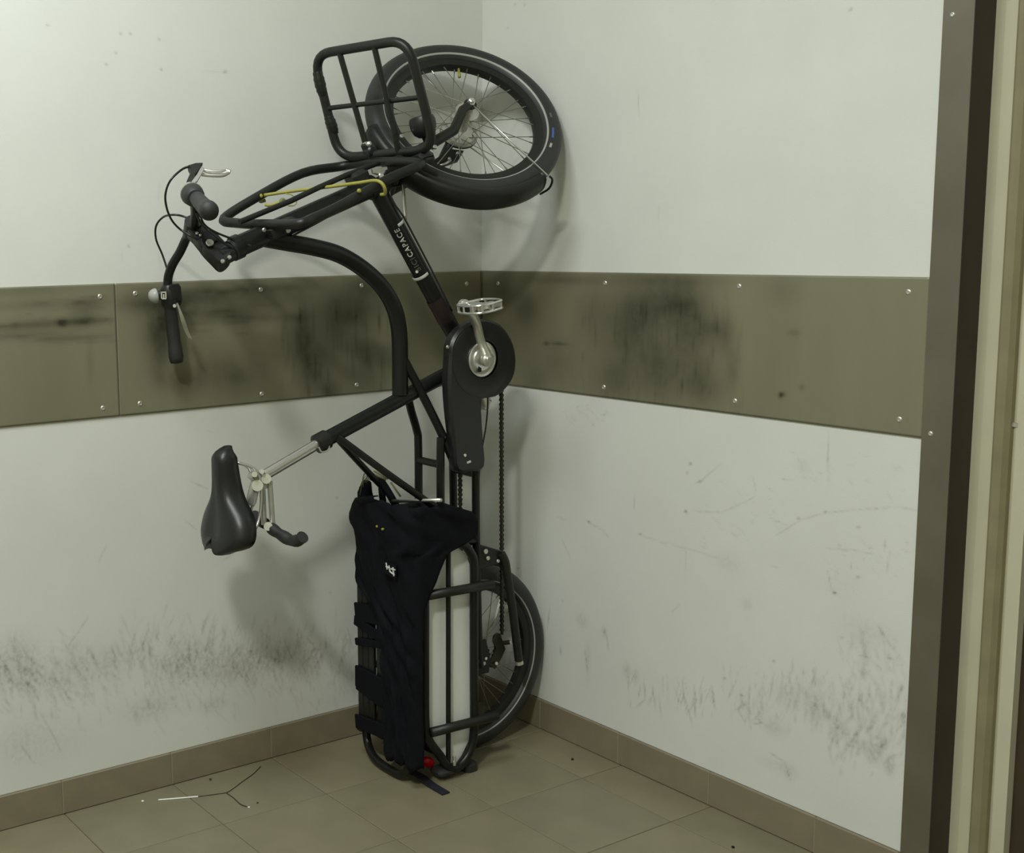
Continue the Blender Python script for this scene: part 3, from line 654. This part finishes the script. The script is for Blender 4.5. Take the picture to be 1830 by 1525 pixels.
# left controls: brake clamp, lever, bell
lq = onPlane(303, 530, H-sn*.195, sn); ld_ = unit(lc[33]-lc[28])
g = MB(); g.add(*tube_geo([lq-ld_*.030, lq-ld_*.018, lq+ld_*.018, lq+ld_*.028], [.014,.021,.022,.016], 18))
g.add(*box_geo(onPlane(313,528,H-sn*.185,sn), (ld_, sn, np.cross(ld_, sn)), (.045,.03,.03), .005)); lb_ = g.build('brake_housing', 'plastic', hbar)
MB().add(*disc_geo(onPlane(312,547,H-sn*.165,sn), CAM-lq, .0045, .006, .001, 10)).build('bolt', 'chrome', lb_)
g = MB(); qq = onPlane(292.5,528,H-sn*.165,sn); zz_ = unit(CAM-qq); xx_ = unit(np.cross(V(0,0,1), zz_)); yy_ = np.cross(zz_, xx_)
for ox, oy, sx_, sy_ in ((-.005,0,.003,.016),(.005,.0,.003,.014),(0,.0075,.012,.003),(0,-.002,.003,.010),(.001,-.008,.010,.003)): g.add(*box_geo(qq+xx_*ox+yy_*oy, (xx_, yy_, zz_), (sx_, sy_, .003)))
g.build('silver_mark', 'chrome', lb_)
g = MB(); lv = [onPlane(316,542,H-sn*.17,sn), onPlane(320,552,H-sn*.18,sn), onPlane(325,572,H-sn*.20,sn), onPlane(331,590,H-sn*.23,sn), onPlane(338,604,H-sn*.25,sn)]
g.add(*tube_geo(catmull(lv, 4), [.0028]*17, 8)); lv2 = [q+V(.0,.012,-.004) for q in lv]; g.add(*tube_geo(catmull([lv[1]]+[0.5*a+0.5*b for a, b in zip(lv[2:], lv2[2:])], 4), .0028, 8)); g.build('brake_lever', 'chrome', hbar)
bq = onPlane(276, 529, H-sn*.175, sn); bd = unit(onPlane(268,531,H-sn*.175,sn)-onPlane(290,527,H-sn*.175,sn))
be = MB().add(*cyl_geo(bq-bd*.016, bq-bd*.006, .012, 16)).build('bell', 'plastic', hbar)
MB().add(*lathe_geo(bq-bd*.006, bd, [(.017,0),(.0178,.002),(.0175,.007),(.015,.013),(.011,.018),(.005,.0205),(.0001,.021)], 24)).build('bell_dome', 'white', be) if False else make('bell_dome', *lathe_geo(bq-bd*.006, bd, [(.017,0),(.0178,.002),(.0175,.007),(.015,.013),(.011,.018),(.005,.0205),(.0001,.021)], 24), 'reflect', hbar, True)
# right controls: twist shifter, brake lever
rd = unit(rcv[-4]-rcv[31]); rq = onPlane(345, 349, H+sn*.195, sn)
g = MB(); g.add(*tube_geo([rq-rd*.034, rq-rd*.030, rq-rd*.012, rq-rd*.010], [.016,.024,.0258,.018], 22)); sh = g.build('shifter_cover', 'chrome', hbar)
g = MB(); g.add(*tube_geo([rq-rd*.011, rq-rd*.009, rq+rd*.012, rq+rd*.026, rq+rd*.028], [.020,.0250,.0235,.0190,.0165], 22)); g.build('twist_shifter', 'rubber', hbar)
Lo = H+sn*.165
pp = lambda u, v, s=.165: onPlane(u, v, H+sn*s, sn)
g = MB(); g.add(*plate_geo([pp(u, v) for (u, v) in ((336,299),(350,295),(362,295),(358,306),(350,318),(346,332),(338,334),(333,328),(338,316),(341,308))], sn, .022, .004)); g.add(*cyl_geo(pp(341,336), pp(345,352), .016, 14))
bh = g.build('brake_housing', 'satin', hbar)
g = MB(); g.add(*plate_geo([pp(u, v, .178) for (u, v) in ((361,297),(366,302),(352,326),(345,330),(342,326),(352,312))], sn, .006, .0015)); g.build('housing_edge', 'chrome', hbar)
g = MB(); lever = [pp(358,311), pp(362,303), pp(368,305), pp(382,307), pp(396,307), pp(404,305), pp(411,308)]
c1 = catmull(lever, 4); g.add(*tube_geo(c1, [.0042+.0018*(i/len(c1)) for i in range(len(c1))], 10))
g.add(*tube_geo(catmull([pp(360,312), pp(370,313), pp(388,314), pp(400,313), pp(409,308)], 4), .0042, 10)); g.build('brake_lever', 'chrome', hbar)
# cables
def cable(pts, par, r=.0026, name='cable', m='plastic'): return tube(name, pts, r, m, par, 8, smooth=7)
cable([pp(341,297), pp(325,303), pp(305,322), pp(296,345,.12), pp(297,368,.08), pp(306,392,.05), pp(322,410,.02), P(345,424,-.03), P(380,442,-.04)], hbar)
cable([onPlane(299,482,H-sn*.15,sn), onPlane(290,455,H-sn*.13,sn), onPlane(279,428,H-sn*.10,sn), onPlane(279,404,H-sn*.06,sn), onPlane(292,388,H-sn*.03,sn), onPlane(310,384,H,sn), onPlane(328,387,H,sn), onPlane(345,395,H,sn)], hbar)
cable([pp(352,372,.10), P(358,386,.02), P(366,402,.01), P(385,415,.01), P(420,429,.01), P(450,440,.028)], hbar)
cable([pp(350,380,.10), P(360,400,.015), P(378,418,.02), P(404,437,.02), P(424,448,.02)], hbar)
cable([P(518,424,.012), P(545,410,.01), P(575,394,.0), P(600,380,-.01), P(640,362,-.02)], frame)
cable([P(714,332,.0), P(700,336,.01), P(697,346,.018), P(706,366,.024), P(716,380,.026), P(728,400,.026), P(772,484,.026), P(808,556,.026)], frame)
cable([P(718,322,-.01), P(720,345,-.01), P(722,372,-.005), P(724,388,.0)], frame, .002, 'cable', 'alloy')
cable([P(722,322,-.012), P(723,345,-.012), P(726,376,-.005), P(726,392,.0)], frame, .0016, 'cable', 'string')
cable([P(872,706,-.01), P(871,735,-.01), P(868,765,-.01), P(862,800,-.005), P(858,830,.0), P(855,870,.0)], frame, .0022)

# ---- front carrier: back loop beside the head tube and a deck above the wheel
RW = .135
g = MB()
lt, nt2, nb, lb2 = P(400,391,-RW), P(533,400,RW), P(752,293,RW), P(606,298,-RW)
loop = [lt, P(460,352,-RW), P(540,310,-RW), lb2, P(650,291,-.07), P(700,289,.04), nb, P(700,317,RW), P(640,350,RW), P(600,372,RW), P(560,390,RW), nt2+V(0,0,0), P(480,401,.03), P(425,399,-.08)]
loop_s = catmull(loop, 5, True)
T(g, loop_s, .0118, 14, closed=True)
T(g, [P(428,397,.0), P(520,359,-.0), P(570,335,.0), P(622,312,.0), P(680,290,.0)], .0068, 10)
g.add(*box_geo(P(497,408,.02), (sa, Xh, fw), (.075,.07,.030), .006)); g.add(*box_geo(P(640,322,.0), (sa, Xh, fw), (.05,.05,.045), .008))
carrier = g.build('front_carrier', 'satin', bike)
for (u, v, d_, r_) in ((515,412,.06,.006), (472,411,.04,.005), (681,314,.05,.0075)): MB().add(*disc_geo(P(u, v, d_), Xh, r_, .006, .0012, 10)).build('bolt', 'chrome', carrier)
g = MB(); g.add(*plate_geo([P(u, v, -.02) for (u, v) in ((613,316),(622,311),(630,318),(644,319),(646,326),(628,326),(618,324))], Xh, .012, .002)); g.build('carrier_bracket', 'alloy', carrier); g = MB(); g.add(*plate_geo([P(u, v, .03) for (u, v) in ((664,302),(690,298),(691,303),(680,306),(676,313),(666,310))], Xh, .012, .002)); g.build('carrier_bracket', 'alloy', carrier)
# deck
fd = unit(V(0,-.42,.91))
c_bl, c_br, c_tl, c_tr = P(606,283,-RW), P(778,266,RW), P(560,98,-RW), P(728,70,RW)
g = MB(); T(g, rounded([c_bl, c_br, c_tr, c_tl], .055, 7), .0118, 14, closed=True)
for (u0, v0, d0_, u1, v1, d1_) in ((606,91,-.055,661,285,-.05), (668,80,.045,706,240,.045)): T(g, [P(u0,v0,d0_), P(u1,v1,d1_)], .0074, 10)
T(g, [P(582,194,-RW), P(760,173,RW)], .0062, 10)
T(g, [P(706,240,.045), P(712,272,.04)], .0074, 10)
for (a_, b_) in (((566,128),(576,170)), ((586,207),(597,240))):
    pa, pb = P(*a_, -RW), P(*b_, -RW); nn_ = 10; g.add(*tube_geo([pa+(pb-pa)*i/nn_+V(.002,0,0) for i in range(nn_+1)], [.0112+.0030*math.sin(math.pi*i/nn_)+.0008*math.sin(i*2.5) for i in range(nn_+1)], 12))
deck = g.build('carrier_deck', 'satin', carrier)
for (u, v) in ((656,258), (661,270)): g = MB(); g.add(*disc_geo(P(u, v, -.04), Xh, .014 if v > 260 else .007, .03, .004, 14)); g.build('deck_pivot', 'plastic' if v > 260 else 'alloy', carrier)
g = MB(); g.add(*box_geo(P(664,275,-.045), (V(0,1,0), fd, Xh), (.036,.06,.035), .009)); g.build('deck_hinge', 'plastic', carrier)
g = MB(); g.add(*box_geo(P(744,283,.06), (V(0,1,.2), fd, Xh), (.045,.030,.10), .008)); g.build('deck_hinge', 'plastic', carrier)
# headlight
hl = P(756,224,.06); g = MB(); g.add(*lathe_geo(hl, unit(V(-.1,-.2,1)), [(.0001,-.031),(.016,-.029),(.027,-.020),(.0325,-.004),(.033,.010),(.030,.020),(.023,.023),(.0001,.0235)], 26)); g.add(*cyl_geo(hl-V(0,0,.02), P(765,262,.06), .007, 10)); g.build('headlight', 'plastic', bike)

# ---- yellow hooked bungee (its own thing)
bc = empty('bungee_cord', P(580,335), 'yellow bungee cord stretched across the front carrier loop of the bicycle', 'cord')
tube('cord', [P(472,349,-.12), P(520,342,-.08), P(580,335,.0), P(640,327,.09), P(668,323,.135), P(680,326,.152), P(687,335,.158), P(688,346,.150), P(680,348,.138)], .0042, 'yellow', bc, 10, smooth=5)
tube('hook', [P(468,349,-.122), P(463,355,-.135), P(466,360,-.148), P(474,358,-.146)], .0048, 'yellow', bc, 8, smooth=4)
tube('loose_end', [P(474,366,-.08), P(483,367,-.07), P(499,362,-.06), P(508,357,-.05)], .0040, 'yellow', bc, 8, smooth=4)
tube('loop', [P(510,346,-.06), P(522,349,-.05), P(530,359,-.05), P(526,367,-.05), P(515,368,-.05)], .0016, 'yellow', bc, 6, smooth=4)
MB().add(*disc_geo(P(505,360,-.045), Xh, .0085, .010, .003, 14)).build('toggle', 'string', bc)
MB().add(*disc_geo(P(642,341,.150), Xh, .005, .008, .002, 12)).build('toggle', 'yellow', bc)

# ---- chain guard, cranks, pedals, chain
GD = .062
ol = [(797,640),(799,616),(808,596),(824,581),(846,572),(868,571),(889,581),(905,601),(914,625),(916,650),(911,674),(898,694),(880,708),(852,715),(852,745),(855,790),(857,836),(838,841),(811,841),(806,800),(799,745),(795,690)]
oc = catmull([P(u, v, GD) for u, v in ol], 3, True)
g = MB(); g.add(*plate_geo(oc, Xh, .036, .007)); g.add(*lathe_geo(P(861,642,GD+.017), Xh, [(.100,-.004),(.098,.002),(.055,.008),(.050,.006)], 48)); guard = g.build('chain_guard', 'plastic', bike)
for (u, v) in ((800,620), (831,814)): MB().add(*disc_geo(P(u, v, GD+.019), Xh, .0045, .004, .001, 12)).build('bolt', 'chrome', guard)
MB().add(*box_geo(P(838,826,GD+.019), (V(0,1,.2), V(0,-.2,1), Xh), (.012,.005,.003))).build('clip', 'letters', guard)
rb_ = P(861,642,GD+.024)
g = MB(); g.add(*lathe_geo(rb_, Xh, [(.0001,-.002),(.043,-.002),(.0455,0),(.0455,.003),(.042,.005),(.039,.003),(.030,.003),(.028,.006),(.018,.008),(.0001,.008)], 40)); ring = g.build('chainring_cover', 'chrome', bike)
g = MB(); g.add(*box_geo(rb_+V(0,-.020,.010), (V(0,1,0), V(0,0,1), Xh), (.012,.022,.002))); g.add(*box_geo(rb_+V(0,-.012,-.024), (V(0,1,0), V(0,0,1), Xh), (.010,.016,.014))); g.build('chainring_slot', 'black', ring)
cr = rb_+Xh*.022; ce = P(829,546,.118)
g = MB(); pts = catmull([cr, P(859,612,.088), P(851,578,.092), P(839,556,.108), ce], 5)
g.add(*tube_geo(pts, [.0155-.0035*math.sin(math.pi*min(1, i/(len(pts)-1)*1.1)) for i in range(len(pts))], 12)); g.add(*disc_geo(ce, Xh, .0155, .020, .004, 20)); g.add(*disc_geo(cr, Xh, .0185, .018, .004, 20)); g.add(*disc_geo(cr+Xh*.010, Xh, .010, .004, .001, 16))
crank = g.build('crank', 'alloy', bike)
cvec = (ce-cr)*V(0,1,1); cl0 = bbp-Xh*.065; cl1 = cl0-cvec-Xh*.028
g = MB(); g.add(*tube_geo([cl0, cl0-cvec*.5-Xh*.008, cl1], [.0145,.011,.0135], 12)); g.add(*disc_geo(cl1, Xh, .015, .018, .004, 20)); g.add(*cyl_geo(cl0, bbp, .010, 12)); crank2 = g.build('crank', 'alloy', bike)
def pedal(c, s, tilt):
    e_u = V(0, math.cos(tilt), math.sin(tilt)); e_n = V(0,-math.sin(tilt), math.cos(tilt)); g = MB()
    q = lambda x, y: c+Xh*s*x+e_u*y
    out = [(.012,-.030),(.024,-.044),(.050,-.048),(.080,-.044),(.098,-.030),(.102,0),(.098,.030),(.080,.044),(.050,.048),(.024,.044),(.012,.030)]
    o3 = catmull([q(*a) for a in out], 3, True)
    for off in (-.009, .009): g.add(*tube_geo([p_+e_n*off for p_ in o3], .0032, 8, True))
    for (x, y) in out: g.add(*cyl_geo(q(x,y)-e_n*.009, q(x,y)+e_n*.009, .003, 8))
    g.add(*cyl_geo(c, c+Xh*s*.098, .010, 14)); g.add(*box_geo(c+Xh*s*.055, (Xh, e_u, e_n), (.018,.088,.012), .003)); g.add(*box_geo(c+Xh*s*.085, (Xh, e_u, e_n), (.008,.07,.012), .002))
    pd = g.build('pedal', 'chrome', bike)
    for (y_, m_) in ((-.045,'black'), (.045,'black')): MB().add(*box_geo(c+Xh*s*.05+e_u*y_, (Xh, e_u, e_n), (.034,.006,.013), .002)).build('pedal_pad', m_, pd)
    return pd
pedal(ce+Xh*.008, 1, R(8)); pedal(cl1-Xh*.006, -1, R(20))
CHX = .045
def chain_run(mb, a, b):
    d = b-a; L = np.linalg.norm(d); t = d/L; n_ = int(L/.0127); sd = np.cross(t, Xh)
    for i in range(n_):
        c_ = a+t*(i+.5)*.0127
        if i%2: 
            for s in (-1, 1): mb.add(*box_geo(c_+Xh*s*.0036, (t, sd, Xh), (.0150,.0058,.0011)), False)
        else: 
            for s in (-1, 1): mb.add(*box_geo(c_+Xh*s*.0021, (t, sd, Xh), (.0135,.0056,.0016)), False)
        mb.add(*cyl_geo(c_-t*.00635-Xh*.0046, c_-t*.00635+Xh*.0046, .0050, 8))
g = MB(); chain_run(g, P(896,698,CHX), P(897,1138,CHX)); chain_run(g, P(822,800,.02), P(823,1120,.02)); chain_run(g, P(889,1148,CHX), P(880,1182,CHX))
tag(g.build('chain', 'chain', bike), kind='stuff')
# sprockets and derailleur
g = MB(); nt_ = 24
for j, (r_, x_) in enumerate(((.052,.030),(.046,.034),(.040,.038),(.033,.042),(.027,.046))):
    o_ = []
    for k in range(nt_*2): a = math.pi*k/nt_; rr = r_ if k%2 else r_-.004; o_.append(RC+Xh*x_+V(0,math.cos(a)*rr,math.sin(a)*rr))
    g.add(*plate_geo(o_, Xh, .002, .0004))
g.build('sprockets', 'chain', bike)
g = MB(); 
pu, plw = P(888,1141,CHX), P(879,1185,CHX)
g.add(*disc_geo(pu, Xh, .015, .008, .002, 14)); g.add(*disc_geo(plw, Xh, .013, .008, .002, 14))
g.add(*plate_geo([P(u, v, CHX+.010) for (u, v) in ((886,1132),(896,1140),(903,1160),(894,1180),(884,1196),(872,1188),(878,1176),(886,1160),(880,1145))], Xh, .004, .001))
g.add(*cyl_geo(P(896,1150,CHX), P(911,1148,CHX+.02), .006, 10)); g.add(*cyl_geo(P(868,1180,CHX), P(845,1182,.06), .012, 12)); der = g.build('derailleur', 'chain', bike)
for (u, v) in ((887,1186), (911,1149), (868,1177)): MB().add(*disc_geo(P(u, v, CHX+.018), Xh, .005, .005, .001, 10)).build('bolt', 'chrome', der)
# kickstand
g = MB(); g.add(*plate_geo([P(u, v, .075) for (u, v) in ((852,972),(880,980),(898,985),(908,1000),(905,1016),(880,1010),(852,1018))], Xh, .012, .003))
T(g, [P(896,990,.085), P(903,1005,.088), P(907,1030,.088), P(916,1090,.088), P(927,1180,.088)], .0115, 14, 3); ks = g.build('kickstand', 'satin', bike)
MB().add(*cyl_geo(P(927,1181,.088), P(928,1187,.088), .0118, 16)).build('kickstand_tip', 'alloy', ks)
for (u, v, r_) in ((868,986,.007), (872,998,.006), (890,1003,.005), (901,1003,.004)): MB().add(*disc_geo(P(u, v, .084), Xh, r_, .005, .001, 10)).build('bolt', 'alloy', ks)

# ---- rear rack: deck of slats, side loops with crossbars, foot board
UD = .535; DL, DR = -.13, .115
g = MB()
T(g, rounded([B(DL,UD,.72), B(DL,UD-.012,.035), B(DL+.075,UD+.012,.013), B(DR-.03,UD+.012,.013), B(DR-.02,UD,.10), B(DR,UD,.72)], .05, 5, False), .0115, 12)
for z_ in (.12, .28, .44, .60, .70):
    T(g, [B(DL,UD,z_), B(DR,UD,z_)], .009, 10)
    for s in (-1, 1): T(g, [B(s*SX,UD,z_), B(s*SX,UP,z_)], .008, 8)
rack = g.build('rear_rack', 'black', bike)
for k, dx_ in enumerate((-.1150, -.0895, -.0640, -.0270, -.0015, .024, .0495, .075, .1005)):
    box('slat', B(dx_-.0115,UD+.016,.085), B(dx_+.0115,UD+.006,.70), 'black', rack, .002)
def side_loop(dx_, near):
    Pp = (lambda u, v: P(u, v, .12)+V(dx_-.12,0,0))
    g = MB()
    lp = [Pp(757,1010), Pp(757,1100), Pp(757,1200), Pp(758,1300), Pp(766,1325), Pp(783,1348), Pp(799,1369), Pp(812,1373), Pp(828,1358), Pp(840,1334), Pp(845,1300), Pp(845,1200), Pp(845,1100), Pp(845,1012), Pp(840,990), Pp(828,975), Pp(811,969), Pp(790,972), Pp(768,984)]
    T(g, catmull(lp, 4, True), .0118, 12, closed=True)
    T(g, [Pp(799,969), Pp(799,1371)], .0066, 10)
    sl = g.build('side_loop', 'black', rack)
    for (a, b) in (((757,1062),(872,1042)), ((763,1306),(880,1276))):
        tube('crossbar', [Pp(*a)+V(.012,0,0), Pp(*b)+V(.012,0,0)], .0125, 'satin', rack, 12)
    return sl
side_loop(.125, True); side_loop(-.135, False)
wp = [(763,1020),(763,1100),(763,1200),(764,1312),(778,1338),(800,1362),(812,1366),(824,1350),(836,1325),(839,1295),(839,1100),(839,1012),(832,990),(818,979),(800,977),(780,988)]
wb = MB(); wb.add(*plate_geo([P(u, v, .108) for u, v in wp], Xh, .006, .001)); tag(wb.build('foot_board', 'white', rack), 'white board filling the side loop of the rear rack')
for c__, sz in ((P(836,1370,.105), (.045,.040,.038)), (P(795,1376,.11), (.05,.07,.022)), (P(722,1383,-.0), (.07,.03,.03))):
    g = MB(); g.add(*box_geo(c__, (Xh, V(0,1,0), V(0,0,1)), sz, .008)); g.build('rack_foot', 'rubber', rack)
g = MB(); g.add(*cyl_geo(P(812,1352,.138), P(812,1368,.138), .0045, 10)); g.add(*disc_geo(P(812,1362,.138), Xh, .006, .006, .001, 8)); g.build('bolt', 'chrome', rack)
g = MB(); g.add(*lathe_geo(P(764,1363,.075), unit(V(.5,-.6,-.35)), [(.0001,.009),(.010,.008),(.017,.003),(.018,-.004),(.0001,-.006)], 20)); tag(g.build('tail_light', 'red', bike), 'small red tail light near the floor')
tube('cross_rod', [P(702,896,-.03), P(788,894,.165)], .0048, 'chrome', rack, 10)

# ---- black nylon bag strapped on the rack (its own thing)
bag = empty('cargo_bag', B(0,.60,.35), 'black nylon pannier bag draped over the rear rack of the bicycle', 'bag')
def bag_mesh():
    # each row: (pixel y on the near side plane, left dx, side edge pixel x)
    rows = [(901,-.03,790),(908,-.11,812),(918,-.128,843),(935,-.145,851),(958,-.13,849),(974,-.125,828),(988,-.12,797),(1010,-.12,787),(1040,-.118,776),(1065,-.112,765),(1090,-.08,756),(1130,-.015,753),(1180,.0,752),(1240,.004,752),(1300,.006,752),(1320,.020,750),(1345,.036,748),(1378,.045,744)]
    v = []; nU = 34; m = len(rows); rr_ = []
    ys = np.array([r[0] for r in rows], float); xs = np.array([r[2] for r in rows], float); ls = np.array([r[1] for r in rows], float)
    nV = 60
    for j in range(nV):
        yy = ys[0]+(ys[-1]-ys[0])*j/(nV-1); le = np.interp(yy, ys, ls); ex = np.interp(yy, ys, xs)
        pe = P(ex, yy, .142); z = pe[2]; ue = -pe[1]
        top = UD+.034
        path = [np.array([le, UD+.010]), np.array([le+.01, top]), np.array([.02, top+.006]), np.array([.122, top-.004]), np.array([.142, top-.024])]
        path += [np.array([.145, min(ue, top-.03)])]
        seg = [0]
        for a, b in zip(path[:-1], path[1:]): seg.append(seg[-1]+np.linalg.norm(b-a))
        for i in range(nU):
            s = seg[-1]*i/(nU-1); k = min(len(seg)-2, max(0, np.searchsorted(seg, s)-1)); t = (s-seg[k])/max(1e-6, seg[k+1]-seg[k]); q = path[k]*(1-t)+path[k+1]*t
            wr_ = .0045*math.sin(z*60+i*.55+2*math.sin(z*17))+.003*math.sin(z*131+i*1.7)+.004*math.sin(i*.9+z*25)
            if i in (0, nU-1): wr_ *= .3
            v.append(B(q[0]+wr_*.5+(.004 if q[0] > .13 else 0), q[1]+(wr_ if q[0] < .13 else 0), z+.004*math.sin(i*.8+z*9)))
    f = [(j*nU+i, j*nU+i+1, (j+1)*nU+i+1, (j+1)*nU+i) for j in range(nV-1) for i in range(nU-1)]
    o = make('bag_body', v, f, 'cloth', bag, True); md = o.modifiers.new('thick', 'SOLIDIFY'); md.thickness = .003; md.offset = 0
    return o
bag_mesh()
# collar lumps and loops above the deck
g = MB()
T(g, [P(655,862,-.10), P(652,880,-.11), P(655,905,-.11), P(662,930,-.11)], [.013,.020,.025,.026], 12, 0)
T(g, [P(664,852,-.09), P(680,860,-.07), P(694,880,-.05), P(708,905,-.03)], .010, 10, 3)
T(g, [P(681,862,-.08), P(683,885,-.075), P(685,900,-.07)], .009, 10)
T(g, [P(655,900,-.12), P(645,925,-.14), P(642,935,-.145), P(650,950,-.13)], [.018,.018,.016,.012], 10, 0)
T(g, [P(706,916,-.02), P(740,922,.04), P(780,928,.10), P(838,934,.125)], [.020,.022,.020,.014], 12)
g.build('bag_collar', 'cloth', bag)
for (u, v) in ((637,928), ): g = MB(); g.add(*plate_geo([P(a, b, -.14) for a, b in ((628,928),(642,912),(652,930),(650,956),(641,948))], Xh, .012, .003)); g.build('bag_flap', 'cloth', bag)
for (u, v, h_) in ((645,1117,.022), (644,1300,.022), (646,1028,.012)): g = MB(); g.add(*box_geo(P(u, v, -.13), E3, (.022,.014,h_), .004)); g.build('buckle', 'plastic', bag)
for k in range(9):
    a = P(658+rng.uniform(-8,6), 850+rng.uniform(-4,6), -.09); b = P(650+rng.uniform(-9,8), 862+rng.uniform(0,26), -.10)
    tube('loose_thread', [P(664,846,-.09), a, b], .0009, 'string', bag, 5, smooth=3)
for (p0_, p1_) in (((668,842),(694,856)), ((664,846),(690,858)), ((698,862),(716,888))): tube('cord_end', [P(*p0_, -.08), P(*p1_, -.06)], .0028, 'string', bag, 7)
YL = -(UD+.050)
g = MB(); g.add(*plate_geo([onY(a, b, YL) for a, b in ((686,1004),(708,1011),(708,1036),(686,1022))], V(0,-1,0), .006, .001)); lab = g.build('sewn_label', 'cloth', bag)
g = MB()
for a in (((690,1006),(692,1018)), ((695,1011),(697,1022)), ((690,1013),(697,1016)), ((702,1014),(704,1030)), ((697,1022),(705,1028)), ((699,1017),(706,1019))): g.add(*tube_geo([onY(*a[0], YL-.004), onY(*a[1], YL-.004)], .0020, 6))
g.build('label_mark', 'letters', bag)
for (u, v) in ((674,941), (684,946)): g = MB(); g.add(*disc_geo(onY(u, v, YL), V(0,-1,0), .0032, .006, .001, 8)); g.build('stud', 'yellow', bag)
# straps across the deck slats
for k, (yv, hh, d0_, d1_, tl) in enumerate(((1098,.050,-.128,.02,.010), (1128,.028,-.132,.03,-.012), (1150,.020,-.128,.02,.014), (1222,.060,-.130,.02,.0), (1243,.03,-.126,.02,-.01), (1300,.040,-.132,.02,.008))):
    a_, b_ = P(680, yv, -.04), None
    c0, c1 = B(d0_, UD+.020, a_[2]-tl), B(d1_, UD+.024, a_[2]+tl)
    ax_ = unit(c1-c0); g = MB(); g.add(*box_geo((c0+c1)/2, (ax_, V(0,1,0), np.cross(ax_, V(0,1,0))), (np.linalg.norm(c1-c0), .008, hh), .002)); g.build('strap', 'cloth', bag)
# strap trailing on the floor
s0, s1 = onZ(738,1380,.012), onZ(797,1418,.004)
dd = unit((s1-s0)*V(1,1,0)); sd_ = V(-dd[1], dd[0], 0); v = []; f = []
ns_ = 14
for i in range(ns_+1):
    t = i/ns_; c_ = s0*(1-t)+s1*t; c_ = c_+V(0,0,.003*math.sin(t*7)*(1-t)); wv = .0125
    for s in (-1, 1): v.append(c_+sd_*s*wv)
f = [(2*i,2*i+1,2*i+3,2*i+2) for i in range(ns_)]
st_ = make('trailing_strap', v, f, 'navy', bag); md = st_.modifiers.new('t', 'SOLIDIFY'); md.thickness = .003; md.offset = 1

# ---- litter on the floor
def litter(name, pts, r, m, label, cat, sm=4):
    g_ = MB(); q = [onZ(u, v, r+.0002) for u, v in pts]; g_.add(*tube_geo(catmull(q, sm) if len(q) > 2 else q, r, 6)); return tag(g_.build(name, m), label, cat)
litter('white_stick', [(283,1430),(320,1427),(354,1424)], .0018, 'white', 'thin white plastic stick lying on the floor tiles near the left baseboard', 'stick')
litter('twig', [(354,1424),(385,1420),(404,1417),(415,1411),(435,1396),(452,1384),(466,1370)], .0010, 'brown', 'long thin dark twig on the floor leading towards the baseboard', 'twig')
litter('twig', [(404,1417),(418,1427),(430,1438),(441,1442)], .0012, 'brown', 'short forked twig lying on the floor beside the long twig', 'twig')
def crumb(u, v, r, m, label, name='crumb'):
    c_ = onZ(u, v, r*.6); vs = []; 
    v_, f_ = lathe_geo(c_, V(0,0,1), [(.0001,-r*.6),(r*.8,-r*.4),(r,.0),(r*.6,r*.5),(.0001,r*.6)], 8)
    v_ = [q+V(*[rng.uniform(-.2,.2)*r for _ in range(2)], 0) for q in v_]
    return tag(make(name, v_, f_, m), label, 'debris')
crumb(255, 1432, .0035, 'white', 'white crumb on the floor left of the white stick')
crumb(376, 1393, .004, 'brown', 'dark crumb on the floor near the left baseboard')
crumb(1023, 1357, .0042, 'black', 'small black crumb on the floor right of the bicycle')
crumb(460, 1435, .0028, 'brown', 'tiny brown crumb past the tip of the forked twig')
crumb(445, 1443, .0028, 'white', 'tiny pale crumb at the tip of the forked twig')
crumb(1310, 1514, .004, 'black', 'dark speck on the floor at the bottom of the picture')
